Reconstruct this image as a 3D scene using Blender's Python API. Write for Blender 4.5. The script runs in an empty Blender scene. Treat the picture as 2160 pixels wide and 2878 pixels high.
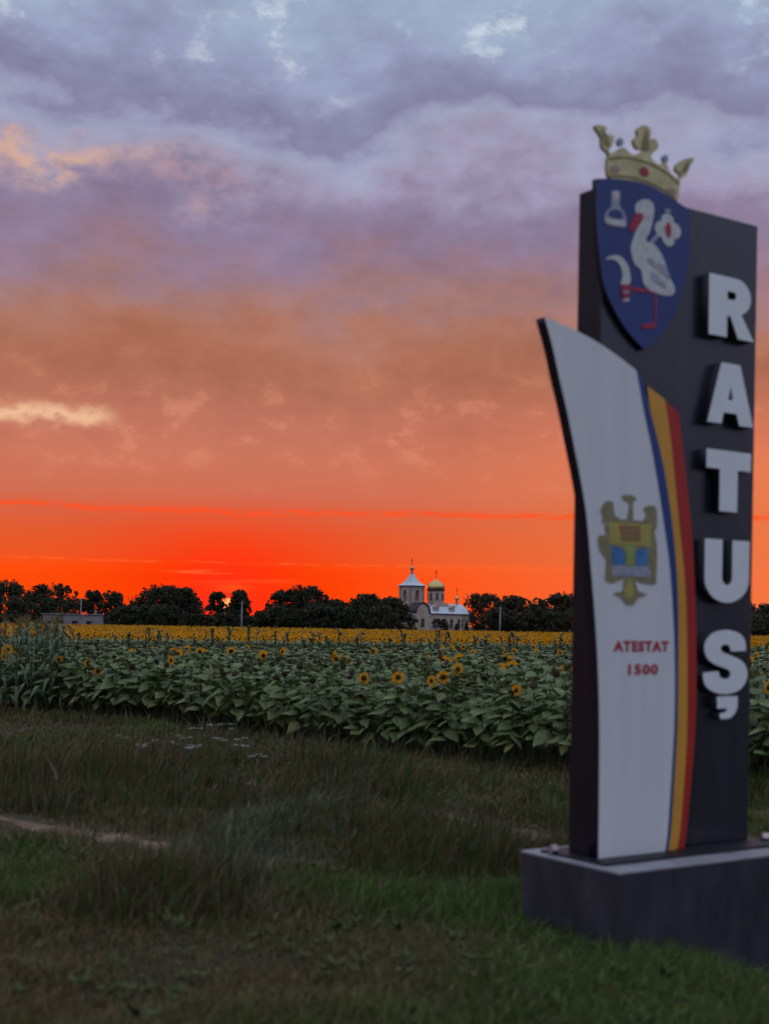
import bpy, math, random
import numpy as np
from mathutils import Matrix, Vector

random.seed(7)
rng = np.random.default_rng(11)
SC = bpy.context.scene
COL = SC.collection
R = math.radians


def lin(r, g, b):
    f = lambda c: (c / 255) / 12.92 if c <= 10 else ((c / 255 + .055) / 1.055) ** 2.4
    return (f(r), f(g), f(b), 1.0)


# ------------------------------------------------------------------ camera
CAM_H = 2.31
cd = bpy.data.cameras.new('camera')
cd.sensor_fit = 'VERTICAL'
cd.sensor_height = 36
cd.sensor_width = 27
cd.lens = 3800 / 2878 * 36
cd.shift_y = (1756 - 1439) / 2878
cd.clip_start = .05
cd.clip_end = 9000
cd.dof.use_dof = True
cd.dof.focus_distance = 75
cd.dof.aperture_fstop = 1.35
cam = bpy.data.objects.new('camera', cd)
COL.objects.link(cam)
cam.matrix_world = Matrix.Translation((0, 0, CAM_H)) @ Matrix.Rotation(R(90), 4, 'X') @ Matrix.Rotation(R(.95), 4, 'Z')
SC.camera = cam

# ------------------------------------------------------------------ sky
SUN_AZ = -.1155      # radians, right of +Y is positive
SUN_EL = .0130
wd = bpy.data.worlds.new('World')
SC.world = wd
wd.use_nodes = True
wd.cycles.sampling_method = 'MANUAL'
wd.cycles.sample_map_resolution = 256
nt = wd.node_tree
nt.nodes.clear()


class G:
    """small helper for building node graphs"""
    def __init__(s, nt):
        s.nt = nt

    def node(s, t, **kw):
        n = s.nt.nodes.new(t)
        for k, v in kw.items():
            setattr(n, k, v)
        return n

    def put(s, sock, v):
        if isinstance(v, bpy.types.NodeSocket):
            s.nt.links.new(v, sock)
        else:
            sock.default_value = v

    def m(s, op, a, b=None, c=None, clamp=False):
        n = s.node('ShaderNodeMath', operation=op, use_clamp=clamp)
        for i, v in enumerate((a, b, c)):
            if v is not None:
                s.put(n.inputs[i], v)
        return n.outputs[0]

    def smooth(s, v, lo, hi):
        n = s.node('ShaderNodeMapRange', interpolation_type='SMOOTHSTEP')
        s.put(n.inputs[0], v)
        n.inputs[1].default_value = lo
        n.inputs[2].default_value = hi
        return n.outputs[0]

    def gauss(s, v, c, w):
        d = s.m('DIVIDE', s.m('SUBTRACT', v, c), w)
        return s.m('EXPONENT', s.m('MULTIPLY', s.m('MULTIPLY', d, d), -1.0))

    def mul(s, *a):
        r = a[0]
        for v in a[1:]:
            r = s.m('MULTIPLY', r, v)
        return r

    def noise(s, vec, scale, detail=4, rough=.55, dist=0., lac=2.0, dim='3D'):
        n = s.node('ShaderNodeTexNoise', noise_dimensions=dim)
        s.put(n.inputs['Vector'], vec)
        n.inputs['Scale'].default_value = scale
        n.inputs['Detail'].default_value = detail
        n.inputs['Roughness'].default_value = rough
        n.inputs['Distortion'].default_value = dist
        n.inputs['Lacunarity'].default_value = lac
        return n.outputs[0]

    def ramp(s, v, stops, interp='LINEAR'):
        n = s.node('ShaderNodeValToRGB')
        e = n.color_ramp.elements
        n.color_ramp.interpolation = interp
        e[0].position, e[0].color = stops[0][0], stops[0][1]
        e[1].position, e[1].color = stops[-1][0], stops[-1][1]
        for p, c in stops[1:-1]:
            x = e.new(p)
            x.color = c
        s.put(n.inputs[0], v)
        return n.outputs[0]

    def mix(s, f, a, b, mode='MIX'):
        n = s.node('ShaderNodeMix', data_type='RGBA', blend_type=mode)
        n.clamp_factor = True
        s.put(n.inputs[0], f)
        s.put(n.inputs[6], a)
        s.put(n.inputs[7], b)
        return n.outputs[2]

    def vec(s, x, y, z):
        n = s.node('ShaderNodeCombineXYZ')
        for i, v in enumerate((x, y, z)):
            s.put(n.inputs[i], v)
        return n.outputs[0]


g = G(nt)
tc = g.node('ShaderNodeTexCoord')
sp = g.node('ShaderNodeSeparateXYZ')
nt.links.new(tc.outputs['Generated'], sp.inputs[0])
X, Y, Z = sp.outputs
zc = g.m('MAXIMUM', Z, 0.0)
hh = g.m('SQRT', g.m('ADD', g.mul(X, X), g.mul(Y, Y)))
t = g.m('MINIMUM', g.m('DIVIDE', zc, g.m('MAXIMUM', hh, .01)), 4.0)
az = g.m('ARCTAN2', X, Y)
saz = g.m('SUBTRACT', az, SUN_AZ)
cosaz = g.m('COSINE', saz)
den = g.m('ADD', zc, .07)
deck = g.vec(g.m('DIVIDE', X, den), g.m('DIVIDE', Y, den), 0.0)
shell = g.vec(g.m('MULTIPLY', az, 1.0), g.m('MULTIPLY', t, 1.55), 3.1)
low = g.vec(g.m('MULTIPLY', az, 9.0), g.m('MULTIPLY', t, 190.0), 1.7)
n_big = g.noise(shell, 8.5, 5, .56, .0, dim='2D')
n_deck = g.noise(deck, 2.2, 3, .55, .0, dim='2D')
n_fine = g.noise(shell, 30.0, 4, .6, .0, dim='2D')
n_low = g.noise(low, 1.0, 2, .55, dim='2D')
warp = g.m('ADD', g.m('MULTIPLY', g.m('SUBTRACT', n_big, .5), .130),
           g.m('MULTIPLY', g.m('SUBTRACT', n_deck, .5), .07))
amp = g.smooth(t, .10, .30)
tw = g.m('ADD', t, g.m('MULTIPLY', warp, amp))
stops = [(.0, lin(255, 84, 10)), (.030, lin(255, 76, 8)), (.0425, lin(253, 84, 20)), (.0445, lin(238, 88, 36)),
         (.067, lin(224, 94, 52)), (.081, lin(214, 101, 68)), (.094, lin(209, 111, 84)), (.120, lin(205, 119, 94)),
         (.146, lin(194, 117, 97)), (.173, lin(178, 112, 90)), (.199, lin(175, 113, 91)), (.220, lin(172, 118, 103)),
         (.236, lin(164, 122, 119)), (.252, lin(154, 121, 130)), (.280, lin(143, 122, 146)), (.304, lin(141, 126, 154)),
         (.318, lin(147, 136, 164)), (.336, lin(160, 154, 181)), (.357, lin(160, 162, 189)), (.368, lin(152, 153, 183)),
         (.379, lin(134, 132, 163)), (.399, lin(138, 140, 171)), (.425, lin(149, 156, 187)), (.452, lin(155, 169, 195)),
         (.52, lin(160, 174, 201)), (.70, lin(188, 203, 228)), (1.0, lin(210, 225, 247))]
sun_side = g.ramp(tw, stops)
# the far side of the dome: dusky lavender cloud, no sunset
back_side = g.ramp(t, [(.0, lin(98, 100, 124)), (.12, lin(124, 126, 152)), (.35, lin(164, 170, 200)),
                       (.70, lin(200, 214, 238)), (1.0, lin(210, 225, 247))])
col = g.mix(g.smooth(cosaz, -.25, .80), back_side, sun_side)
# cloud body light and shade
det = g.m('ADD', g.m('MULTIPLY', g.m('SUBTRACT', n_fine, .5), .34), g.m('MULTIPLY', g.m('SUBTRACT', n_big, .5), .34))
det = g.m('MULTIPLY', det, g.smooth(t, .085, .16))
val = g.m('ADD', 1.0, det)
col = g.mix(1.0, col, g.vec(val, val, val), 'MULTIPLY')
# redder air round the sun
red = g.mul(g.m('EXPONENT', g.mul(g.m('DIVIDE', saz, .095), g.m('DIVIDE', saz, -.095))), g.m('SUBTRACT', 1.0, g.smooth(t, .030, .105)))
col = g.mix(g.m('MULTIPLY', red, .88), col, lin(252, 46, 2))
right = g.mul(g.smooth(saz, .06, .42), g.m('SUBTRACT', 1.0, g.smooth(t, .09, .2)), g.smooth(cosaz, .2, .7))
col = g.mix(g.m('MULTIPLY', right, .75), col, lin(240, 126, 74))
# long glowing slit between the cloud decks
wob = g.m('MULTIPLY', g.m('SUBTRACT', g.noise(g.vec(g.m('MULTIPLY', az, 14.0), 0.0, 0.0), 1.0, 3, .55, dim='2D'), .5), .011)
lt = g.m('ADD', t, wob)
nb = g.noise(g.vec(g.m('MULTIPLY', az, 60.0), g.m('MULTIPLY', t, 500.0), 0.0), 1.0, 3, .65, dim='2D')
lm = g.mul(g.gauss(lt, .0815, .0024), g.smooth(nb, .28, .56), g.smooth(cosaz, .6, .93))
col = g.mix(g.m('MULTIPLY', lm, .85), col, lin(255, 82, 30))
# thin bright cirrus just above the sun
cm = g.mul(g.gauss(t, .0355, .0055), g.smooth(n_low, .50, .70), g.gauss(saz, -.006, .05))
col = g.mix(g.m('MULTIPLY', cm, .9), col, lin(255, 128, 62))
lm2 = g.mul(g.gauss(g.m('ADD', t, g.m('MULTIPLY', wob, .4)), .0435, .0009), g.smooth(nb, .35, .65), g.smooth(cosaz, .6, .93))
col = g.mix(g.m('MULTIPLY', lm2, .5), col, lin(255, 112, 50))
# lit cloud flank and gaps
p1 = g.mul(g.gauss(az, -.26, .085), g.gauss(tw, .330, .012), g.smooth(n_fine, .25, .60))
col = g.mix(g.m('MULTIPLY', p1, .75), col, lin(224, 176, 146))
p1b = g.mul(g.gauss(az, -.14, .05), g.gauss(tw, .316, .010), g.smooth(n_fine, .4, .65))
col = g.mix(g.m('MULTIPLY', p1b, .25), col, lin(214, 160, 150))
p2t = g.m('ADD', t, g.m('MULTIPLY', g.m('SUBTRACT', n_fine, .5), .022))
p2 = g.mul(g.m('SUBTRACT', 1.0, g.smooth(az, -.218, -.19)), g.gauss(p2t, .147, .0062), g.smooth(n_fine, .12, .42), g.smooth(az, -.5, -.3))
col = g.mix(g.m('MULTIPLY', p2, .95), col, lin(240, 190, 152))
p3 = g.mul(g.smooth(n_fine, .54, .70), g.gauss(t, .143, .035), g.smooth(cosaz, .5, .9))
col = g.mix(g.m('MULTIPLY', p3, .36), col, lin(226, 150, 120))
sky = g.node('ShaderNodeTexSky', sky_type='NISHITA')
sky.sun_disc = False
sky.sun_elevation = R(1.0)
sky.sun_rotation = SUN_AZ
clear = g.mix(.30, lin(180, 208, 224), sky.outputs[0])
n_gap = g.noise(g.vec(g.m('ADD', az, 7.3), g.m('MULTIPLY', t, 1.55), 0.0), 17.0, 5, .62, .0, dim='2D')
gap = g.mul(g.smooth(n_gap, .55, .74), g.smooth(tw, .385, .46))
col = g.mix(g.m('MULTIPLY', gap, .55), col, clear)
# afterglow spot and the low sun itself
glow = g.mul(g.gauss(az, SUN_AZ + .003, .011), g.gauss(t, .0250, .0032))
col = g.mix(g.m('MULTIPLY', glow, .8), col, lin(255, 128, 14))
d2 = g.m('SQRT', g.m('ADD', g.mul(saz, saz), g.mul(g.m('SUBTRACT', t, SUN_EL), g.m('SUBTRACT', t, SUN_EL))))
halo = g.m('EXPONENT', g.m('MULTIPLY', g.mul(g.m('DIVIDE', d2, .030), g.m('DIVIDE', d2, .030)), -1.0))
col = g.mix(g.m('MULTIPLY', halo, .8), col, (1.25, .03, .012, 1))
disc = g.m('SUBTRACT', 1.0, g.smooth(d2, .0040, .0052))
col = g.mix(disc, col, (1.9, .50, .15, 1))
col = g.mix(g.smooth(Z, -.04, -.002), lin(90, 70, 70), col)
bg = g.node('ShaderNodeBackground')
nt.links.new(col, bg.inputs[0])
bg.inputs[1].default_value = 1.0
out = g.node('ShaderNodeOutputWorld')
nt.links.new(bg.outputs[0], out.inputs[0])

# ------------------------------------------------------------------ sun, exposure
sl = bpy.data.lights.new('sun', 'SUN')
sl.energy = .5
sl.angle = R(.6)
sl.color = (1, .34, .10)
so = bpy.data.objects.new('sun', sl)
COL.objects.link(so)
so.rotation_euler = Vector((math.sin(SUN_AZ), math.cos(SUN_AZ), SUN_EL)).to_track_quat('Z', 'Y').to_euler()
SC.view_settings.view_transform = 'Standard'
SC.view_settings.look = 'None'
SC.view_settings.gamma = 1
SC.view_settings.use_curve_mapping = False
SC.view_settings.exposure = 0
SC.cycles.max_bounces = 4
SC.cycles.diffuse_bounces = 2
SC.cycles.glossy_bounces = 2
SC.cycles.transmission_bounces = 2
SC.cycles.caustics_reflective = False
SC.cycles.caustics_refractive = False
SC.cycles.use_adaptive_sampling = True
SC.cycles.adaptive_threshold = .02
SC.cycles.transparent_max_bounces = 6


# ------------------------------------------------------------------ materials
def mat(name, base, rough=.7, spec=.5, var=.0, scale=6., metal=0., bump=0., bscale=40., coat=0., tint=None, stretch=None, transl=0.):
    m = bpy.data.materials.new(name)
    m.use_nodes = True
    k = G(m.node_tree)
    b = m.node_tree.nodes['Principled BSDF']
    o = m.node_tree.nodes['Material Output']
    c = (*base, 1)
    tcn = k.node('ShaderNodeTexCoord')
    v = tcn.outputs['Object']
    if stretch:
        mp = k.node('ShaderNodeMapping')
        m.node_tree.links.new(v, mp.inputs[0])
        mp.inputs['Scale'].default_value = stretch
        v = mp.outputs[0]
    if var > 0:
        n = k.noise(v, scale, 6, .6)
        lo = tuple(x * (1 - var) for x in base) + (1,)
        hi = tuple(min(1, x * (1 + var)) for x in (tint or base)) + (1,)
        c = k.ramp(n, [(.25, lo), (.75, hi)])
    k.put(b.inputs['Base Color'], c)
    b.inputs['Roughness'].default_value = rough
    b.inputs['Specular IOR Level'].default_value = spec
    b.inputs['Metallic'].default_value = metal
    b.inputs['Coat Weight'].default_value = coat
    if bump > 0:
        bn = k.node('ShaderNodeBump')
        bn.inputs['Strength'].default_value = bump
        bn.inputs['Distance'].default_value = .02
        k.put(bn.inputs['Height'], k.noise(v, bscale, 5, .6))
        m.node_tree.links.new(bn.outputs[0], b.inputs['Normal'])
    if transl > 0:
        tr = k.node('ShaderNodeBsdfTranslucent')
        k.put(tr.inputs[0], c)
        mx = k.node('ShaderNodeMixShader')
        mx.inputs[0].default_value = transl
        m.node_tree.links.new(b.outputs[0], mx.inputs[1])
        m.node_tree.links.new(tr.outputs[0], mx.inputs[2])
        m.node_tree.links.new(mx.outputs[0], o.inputs[0])
    return m


def attr_mat(name, rough=.6, transl=.3, spec=.3):
    """material whose base colour is each blade's own colour"""
    m = bpy.data.materials.new(name)
    m.use_nodes = True
    k = G(m.node_tree)
    b = m.node_tree.nodes['Principled BSDF']
    a = k.node('ShaderNodeAttribute', attribute_name='col')
    m.node_tree.links.new(a.outputs['Color'], b.inputs['Base Color'])
    b.inputs['Roughness'].default_value = rough
    b.inputs['Specular IOR Level'].default_value = spec
    tr = k.node('ShaderNodeBsdfTranslucent')
    m.node_tree.links.new(a.outputs['Color'], tr.inputs[0])
    mx = k.node('ShaderNodeMixShader')
    mx.inputs[0].default_value = transl
    m.node_tree.links.new(b.outputs[0], mx.inputs[1])
    m.node_tree.links.new(tr.outputs[0], mx.inputs[2])
    m.node_tree.links.new(mx.outputs[0], m.node_tree.nodes['Material Output'].inputs[0])
    return m


M = dict(
    composite=mat('dark composite panel', (.0165, .0175, .029), .27, .85, .45, 2.2, bump=.03, bscale=5, stretch=(3, 3, .35)),
    side=mat('dark panel edge and pylon side shade', (.012, .010, .016), .5, .25, .2, 3),
    plinth=mat('painted plinth', (.036, .034, .048), .62, .35, .6, 3.0, bump=.3, bscale=45, stretch=(1.6, 1.6, .6)),
    plinth_cap=mat('plinth capping', (.27, .26, .29), .55, .4, .35, 4),
    panel=mat('white composite panel', (.76, .755, .77), .42, .45, .055, 2.4, stretch=(3, 3, .22)),
    white=mat('white letter face', (.84, .85, .87), .4, .5, .06, 3),
    letter_side=mat('letter return', (.050, .050, .060), .5, .4),
    blue=mat('shield blue film', (.020, .043, .19), .4, .45, .15, 3),
    stripe_blue=mat('stripe blue film', (.02, .055, .22), .4, .45, .1, 3),
    stripe_yellow=mat('stripe yellow film', (.74, .34, .045), .45, .4, .1, 3),
    stripe_red=mat('stripe red film', (.46, .026, .018), .45, .4, .1, 3),
    stork=mat('stork white film', (.62, .62, .60), .5, .4, .22, 16),
    red=mat('red film', (.42, .03, .06), .5, .4, .1, 8),
    redtext=mat('red lettering film', (.45, .02, .035), .5, .4),
    pale=mat('pale grey film', (.36, .38, .46), .5, .4, .3, 22),
    gold=mat('crown print', (.62, .53, .24), .45, .45, .30, 9, tint=(.66, .57, .29)),
    gold_dark=mat('crown print dark tone', (.30, .245, .10), .5, .4, .3, 12),  # darker gold for the printed lines, veins and cut edge
    pinkstone=mat('crown jewel pink', (.42, .29, .22), .5, .4),
    eagle=mat('eagle print', (.29, .25, .14), .55, .35, .3, 20),
    olive=mat('emblem gold print', (.46, .38, .11), .55, .35, .2, 14),
    tan=mat('emblem red print', (.34, .17, .065), .55, .35, .2, 14),
    emblue=mat('emblem blue print', (.07, .21, .46), .55, .35, .35, 14),
    emgreen=mat('emblem aurochs print', (.30, .34, .10), .55, .35, .25, 14),
    lamp_body=mat('lamp housing', (.30, .22, .23), .45, .5, .1, 10),
    lamp_glass=mat('lamp glass', (.62, .45, .45), .15, .6),
    stone=mat('church plaster', (.52, .39, .31), .85, .3, .22, .55, tint=(.55, .43, .35), bump=.1, bscale=4),
    trim=mat('church trim', (.34, .27, .25), .8, .3, .15, 1.0),
    darkband=mat('church dark band', (.05, .028, .026), .6, .4),
    tin=mat('tin roofing', (.50, .53, .60), .34, .6, .16, .8, metal=.35),
    leaf_gold=mat('gilded metal', (.62, .42, .16), .32, .6, .15, 1.5, metal=.75),
    bronze=mat('cross metal', (.18, .11, .06), .4, .5, metal=.5),
    pane=mat('dark window glass', (.02, .02, .028), .12, .6),
    concrete=mat('old concrete', (.28, .25, .25), .9, .25, .3, .7, bump=.1, bscale=5),
    pole=mat('concrete pole', (.36, .33, .33), .85, .3, .2, 2),
    bark=mat('bark', (.045, .032, .025), .9, .2, .4, 3),
    tree=mat('tree foliage', (.036, .038, .018), .7, .3, .5, .8, tint=(.048, .052, .024), transl=.18),
    tree2=mat('tree foliage olive', (.044, .044, .020), .7, .3, .5, .8, tint=(.058, .054, .028), transl=.18),
    stem=mat('green stem', (.058, .078, .022), .7, .2, .35, 9),
    leaf=mat('sunflower leaf', (.148, .190, .062), .54, .34, .42, 3.5, tint=(.172, .215, .078), transl=.18),
    leaf2=mat('sunflower leaf dark', (.094, .128, .040), .56, .34, .42, 3.5, tint=(.115, .150, .052), transl=.18),
    leaf_old=mat('yellowing sunflower leaf', (.24, .23, .07), .55, .4, .3, 4, transl=.25),
    sepal=mat('sunflower sepal', (.105, .145, .055), .6, .4, .3, 9, transl=.2),
    disc=mat('sunflower disc', (.052, .026, .012), .8, .3, .4, 60, bump=.5, bscale=120),
    petal=mat('sunflower petal', (.86, .33, .010), .55, .35, .2, 14, tint=(.90, .40, .014), transl=.35),
    corn=mat('maize leaf', (.075, .115, .050), .5, .45, .35, 4, tint=(.10, .145, .07), transl=.25),
    corn_dark=mat('maize leaf dull', (.050, .066, .026), .6, .35, .35, 4, tint=(.085, .09, .04), transl=.2),
    tassel=mat('maize tassel', (.20, .14, .06), .8, .2, .2, 9),
    umbel=mat('white umbel', (.62, .60, .56), .7, .3, .15, 30, transl=.2),
    blade=attr_mat('grass blade'),
)


# ------------------------------------------------------------------ mesh helpers
def link(o, parent=None):
    COL.objects.link(o)
    if parent is not None:
        o.parent = parent
    return o


def tag(o, label=None, cat=None, group=None, kind=None):
    if label:
        o['label'] = label
    if cat:
        o['category'] = cat
    if group:
        o['group'] = group
    if kind:
        o['kind'] = kind
    return o


def empty(name, loc=(0, 0, 0), rz=0):
    o = bpy.data.objects.new(name, None)
    o.location = loc
    o.rotation_euler = (0, 0, rz)
    o.empty_display_size = .2
    return link(o)


def mesh(name, V, Fc, mats, mi=None, smooth=False):
    me = bpy.data.meshes.new(name)
    me.from_pydata([tuple(v) for v in V], [], [tuple(f) for f in Fc])
    for m in (mats if isinstance(mats, (list, tuple)) else [mats]):
        me.materials.append(m)
    if mi is not None:
        me.polygons.foreach_set('material_index', mi)
    if smooth:
        me.polygons.foreach_set('use_smooth', [True] * len(me.polygons))
    me.update()
    return me


def obj(name, me, parent=None, loc=(0, 0, 0), rot=(0, 0, 0), sc=None):
    o = bpy.data.objects.new(name, me)
    o.location = loc
    o.rotation_euler = rot
    if sc is not None:
        o.scale = (sc, sc, sc) if not isinstance(sc, tuple) else sc
    return link(o, parent)


class MB:
    """collects simple solids, builds one mesh"""
    def __init__(s):
        s.V, s.F, s.mi = [], [], []

    def add(s, V, F, k=0):
        o = len(s.V)
        s.V += [tuple(v) for v in V]
        s.F += [tuple(i + o for i in f) for f in F]
        s.mi += [k] * len(F)
        return s

    def box(s, x0, x1, y0, y1, z0, z1, k=0):
        V = [(x0, y0, z0), (x1, y0, z0), (x1, y1, z0), (x0, y1, z0), (x0, y0, z1), (x1, y0, z1), (x1, y1, z1), (x0, y1, z1)]
        return s.add(V, [(0, 3, 2, 1), (4, 5, 6, 7), (0, 1, 5, 4), (1, 2, 6, 5), (2, 3, 7, 6), (3, 0, 4, 7)], k)

    def lathe(s, prof, n=16, cx=0, cy=0, rot=0., k=0, cap=True):
        V, F = [], []
        for r, z in prof:
            for i in range(n):
                a = rot + 2 * math.pi * i / n
                V.append((cx + r * math.cos(a), cy + r * math.sin(a), z))
        for j in range(len(prof) - 1):
            for i in range(n):
                a, b = j * n + i, j * n + (i + 1) % n
                F.append((a, b, b + n, a + n))
        if cap:
            F.append(tuple(range(n))[::-1])
            F.append(tuple(range((len(prof) - 1) * n, len(prof) * n)))
        return s.add(V, F, k)

    def tube(s, pts, rad, n=6, k=0):
        V, F = [], []
        for i, p in enumerate(pts):
            p = Vector(p)
            d = (Vector(pts[min(i + 1, len(pts) - 1)]) - Vector(pts[max(i - 1, 0)])).normalized()
            q = d.to_track_quat('Z', 'Y')
            r = rad[i] if isinstance(rad, (list, tuple)) else rad
            for j in range(n):
                a = 2 * math.pi * j / n
                V.append(p + q @ Vector((r * math.cos(a), r * math.sin(a), 0)))
        for i in range(len(pts) - 1):
            for j in range(n):
                a, b = i * n + j, i * n + (j + 1) % n
                F.append((a, b, b + n, a + n))
        F.append(tuple(range(n))[::-1])
        F.append(tuple(range((len(pts) - 1) * n, len(pts) * n)))
        return s.add(V, F, k)

    def build(s, name, mats, parent=None, loc=(0, 0, 0), rot=(0, 0, 0), smooth=False):
        return obj(name, mesh(name, s.V, s.F, mats, s.mi, smooth), parent, loc, rot)


def catmull(P, n=6, closed=False):
    P = [Vector(p) for p in P]
    out, N = [], len(P)
    for i in range(N if closed else N - 1):
        p1, p2 = P[i], P[(i + 1) % N]
        p0 = P[i - 1] if (closed or i > 0) else p1 * 2 - p2
        p3 = P[(i + 2) % N] if (closed or i + 2 < N) else p2 * 2 - p1
        for k in range(n):
            u = k / n
            out.append(.5 * ((2 * p1) + (p2 - p0) * u + (2 * p0 - 5 * p1 + 4 * p2 - p3) * u * u + (3 * p1 - p0 - 3 * p2 + p3) * u ** 3))
    if not closed:
        out.append(P[-1])
    return [(p.x, p.y) for p in out]


def curve_mesh(name, loops, y0, y1, mats, bevel=0., text=None, size=None):
    """a plate cut to an outline (holes allowed) in the XZ plane between y0 (front) and y1"""
    if text is None:
        cu = bpy.data.curves.new(name, 'CURVE')
        cu.dimensions = '2D'
        for L in loops:
            spn = cu.splines.new('POLY')
            spn.points.add(len(L) - 1)
            for p, (a, b) in zip(spn.points, L):
                p.co = (a, b, 0, 1)
            spn.use_cyclic_u = True
    else:
        cu = bpy.data.curves.new(name, 'FONT')
        cu.body = text
        cu.size = size
        cu.offset = .0045
        cu.space_character = 1.16
        cu.align_x = 'CENTER'
        cu.resolution_u = 3
    cu.fill_mode = 'BOTH'
    cu.extrude = max(.0004, (y1 - y0) / 2 - bevel)
    cu.bevel_depth = bevel
    cu.bevel_resolution = 1
    tmp = bpy.data.objects.new('tmp', cu)
    COL.objects.link(tmp)
    dg = bpy.context.evaluated_depsgraph_get()
    me = bpy.data.meshes.new_from_object(tmp.evaluated_get(dg))
    bpy.data.objects.remove(tmp)
    bpy.data.curves.remove(cu)
    me.name = name
    nv = len(me.vertices)
    co = np.empty(nv * 3)
    me.vertices.foreach_get('co', co)
    co = co.reshape(-1, 3)
    c2 = np.column_stack([co[:, 0], (y0 + y1) / 2 - co[:, 2], co[:, 1]])
    me.vertices.foreach_set('co', c2.ravel())
    me.materials.clear()
    for m in mats:
        me.materials.append(m)
    me.update()
    if len(mats) > 1:
        for p in me.polygons:
            p.material_index = 0 if p.normal.y < -.85 else 1
    else:
        for p in me.polygons:
            p.material_index = 0
    return me


def plate(name, loops, y0, y1, mats, parent, bevel=0.):
    if not isinstance(loops[0][0], (tuple, list)):
        loops = [loops]
    return obj(name, curve_mesh(name, loops, y0, y1, mats, bevel), parent)


def np_mesh(name, V, T, mats, mi=None, col=None, smooth=False):
    me = bpy.data.meshes.new(name)
    nv, ntri = len(V), len(T)
    me.vertices.add(nv)
    me.vertices.foreach_set('co', np.ascontiguousarray(V, dtype=np.float32).ravel())
    me.loops.add(ntri * 3)
    me.loops.foreach_set('vertex_index', np.ascontiguousarray(T, dtype=np.int32).ravel())
    me.polygons.add(ntri)
    me.polygons.foreach_set('loop_start', np.arange(0, ntri * 3, 3, dtype=np.int32))
    me.polygons.foreach_set('loop_total', np.full(ntri, 3, dtype=np.int32))
    for m in mats:
        me.materials.append(m)
    if mi is not None:
        me.polygons.foreach_set('material_index', np.ascontiguousarray(mi, dtype=np.int32))
    if smooth:
        me.polygons.foreach_set('use_smooth', np.ones(ntri, dtype=bool))
    if col is not None:
        a = me.color_attributes.new('col', 'FLOAT_COLOR', 'POINT')
        a.data.foreach_set('color', np.ascontiguousarray(col, dtype=np.float32).ravel())
    me.update(calc_edges=True)
    return me


# ------------------------------------------------------------------ terrain
def wob2(x, y, f, seed):
    r = np.random.default_rng(seed)
    s = 0
    for i in range(7):
        a, p, k = r.uniform(0, 6.28), r.uniform(0, 6.28), f * r.uniform(.6, 1.7)
        s = s + np.sin(k * (x * np.cos(a) + y * np.sin(a)) + p)
    return s / 7 * 1.9


AX, AY = math.sin(R(56)), math.cos(R(56))    # away from the road


def smoothstep(v, a, b):
    q = np.clip((v - a) / (b - a), 0, 1)
    return q * q * (3 - 2 * q)


def ground_z(x, y):
    x, y = np.asarray(x, float), np.asarray(y, float)
    lat = x * AX + y * AY
    near = 1 - smoothstep(y, 24, 40)
    sign = np.exp(-(((x - 2.2) / 1.9) ** 2 + ((y - 10.4) / 1.7) ** 2))
    z = near * (1 - sign) * (.055 * wob2(x, y, 1.1, 3) + .03 * wob2(x, y, 3.1, 4))
    z = z + near * (1 - sign) * .10 * np.sin(lat * 1.15 + .8)
    z = z - .50 * np.exp(-(((x - 3.7) / 1.35) ** 2 + ((y - 10.1) / 1.5) ** 2))
    z = z + .42 * (1 - smoothstep(lat, .6, 4.2)) * (1 - smoothstep(y, 12, 30))
    return z


def gz(x, y):
    return float(ground_z(x, y))


def ground():
    xs = np.unique(np.concatenate([np.linspace(-16, 16, 140), np.linspace(-100, 100, 41), np.linspace(-6000, 6000, 13)]))
    ys = np.unique(np.concatenate([np.linspace(-4, 40, 180), np.linspace(40, 400, 25), np.linspace(-3000, 7000, 11)]))
    gx, gy = np.meshgrid(xs, ys)
    V = np.column_stack([gx.ravel(), gy.ravel(), ground_z(gx.ravel(), gy.ravel())])
    nx = len(xs)
    i, j = np.meshgrid(np.arange(nx - 1), np.arange(len(ys) - 1))
    a = (j * nx + i).ravel()
    T = np.concatenate([np.column_stack([a, a + 1, a + nx + 1]), np.column_stack([a, a + nx + 1, a + nx])])
    m = bpy.data.materials.new('verge soil')
    m.use_nodes = True
    k = G(m.node_tree)
    b = m.node_tree.nodes['Principled BSDF']
    tcn = k.node('ShaderNodeTexCoord')
    v = tcn.outputs['Object']
    n1 = k.noise(v, .8, 6, .65)
    n2 = k.noise(v, 9., 5, .6)
    c1 = k.ramp(n1, [(.3, (.030, .036, .014, 1)), (.55, (.050, .046, .022, 1)), (.75, (.085, .062, .040, 1))])
    c2 = k.mix(.5, c1, k.ramp(n2, [(.3, (.02, .018, .01, 1)), (.7, (.10, .085, .055, 1))]))
    k.put(b.inputs['Base Color'], c2)
    b.inputs['Roughness'].default_value = .95
    b.inputs['Specular IOR Level'].default_value = .15
    bn = k.node('ShaderNodeBump')
    bn.inputs['Strength'].default_value = .6
    bn.inputs['Distance'].default_value = .03
    k.put(bn.inputs['Height'], n2)
    m.node_tree.links.new(bn.outputs[0], b.inputs['Normal'])
    o = obj('ground', np_mesh('ground', V, T, [m], smooth=True))
    tag(o, 'dark grassy verge and flat farmland reaching the horizon', kind='structure')


ground()


def edge_dist(x, y):
    """distance into the sunflower field from its front edge"""
    return (np.asarray(x) + 9.1) * .692 + (np.asarray(y) - 33.4) * .722


def seg_dist(x, y, pts):
    d = np.full(np.shape(x), 1e9)
    for (x0, y0), (x1, y1) in zip(pts[:-1], pts[1:]):
        dx, dy = x1 - x0, y1 - y0
        u = np.clip(((x - x0) * dx + (y - y0) * dy) / (dx * dx + dy * dy), 0, 1)
        d = np.minimum(d, np.hypot(x - x0 - u * dx, y - y0 - u * dy))
    return d


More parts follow.
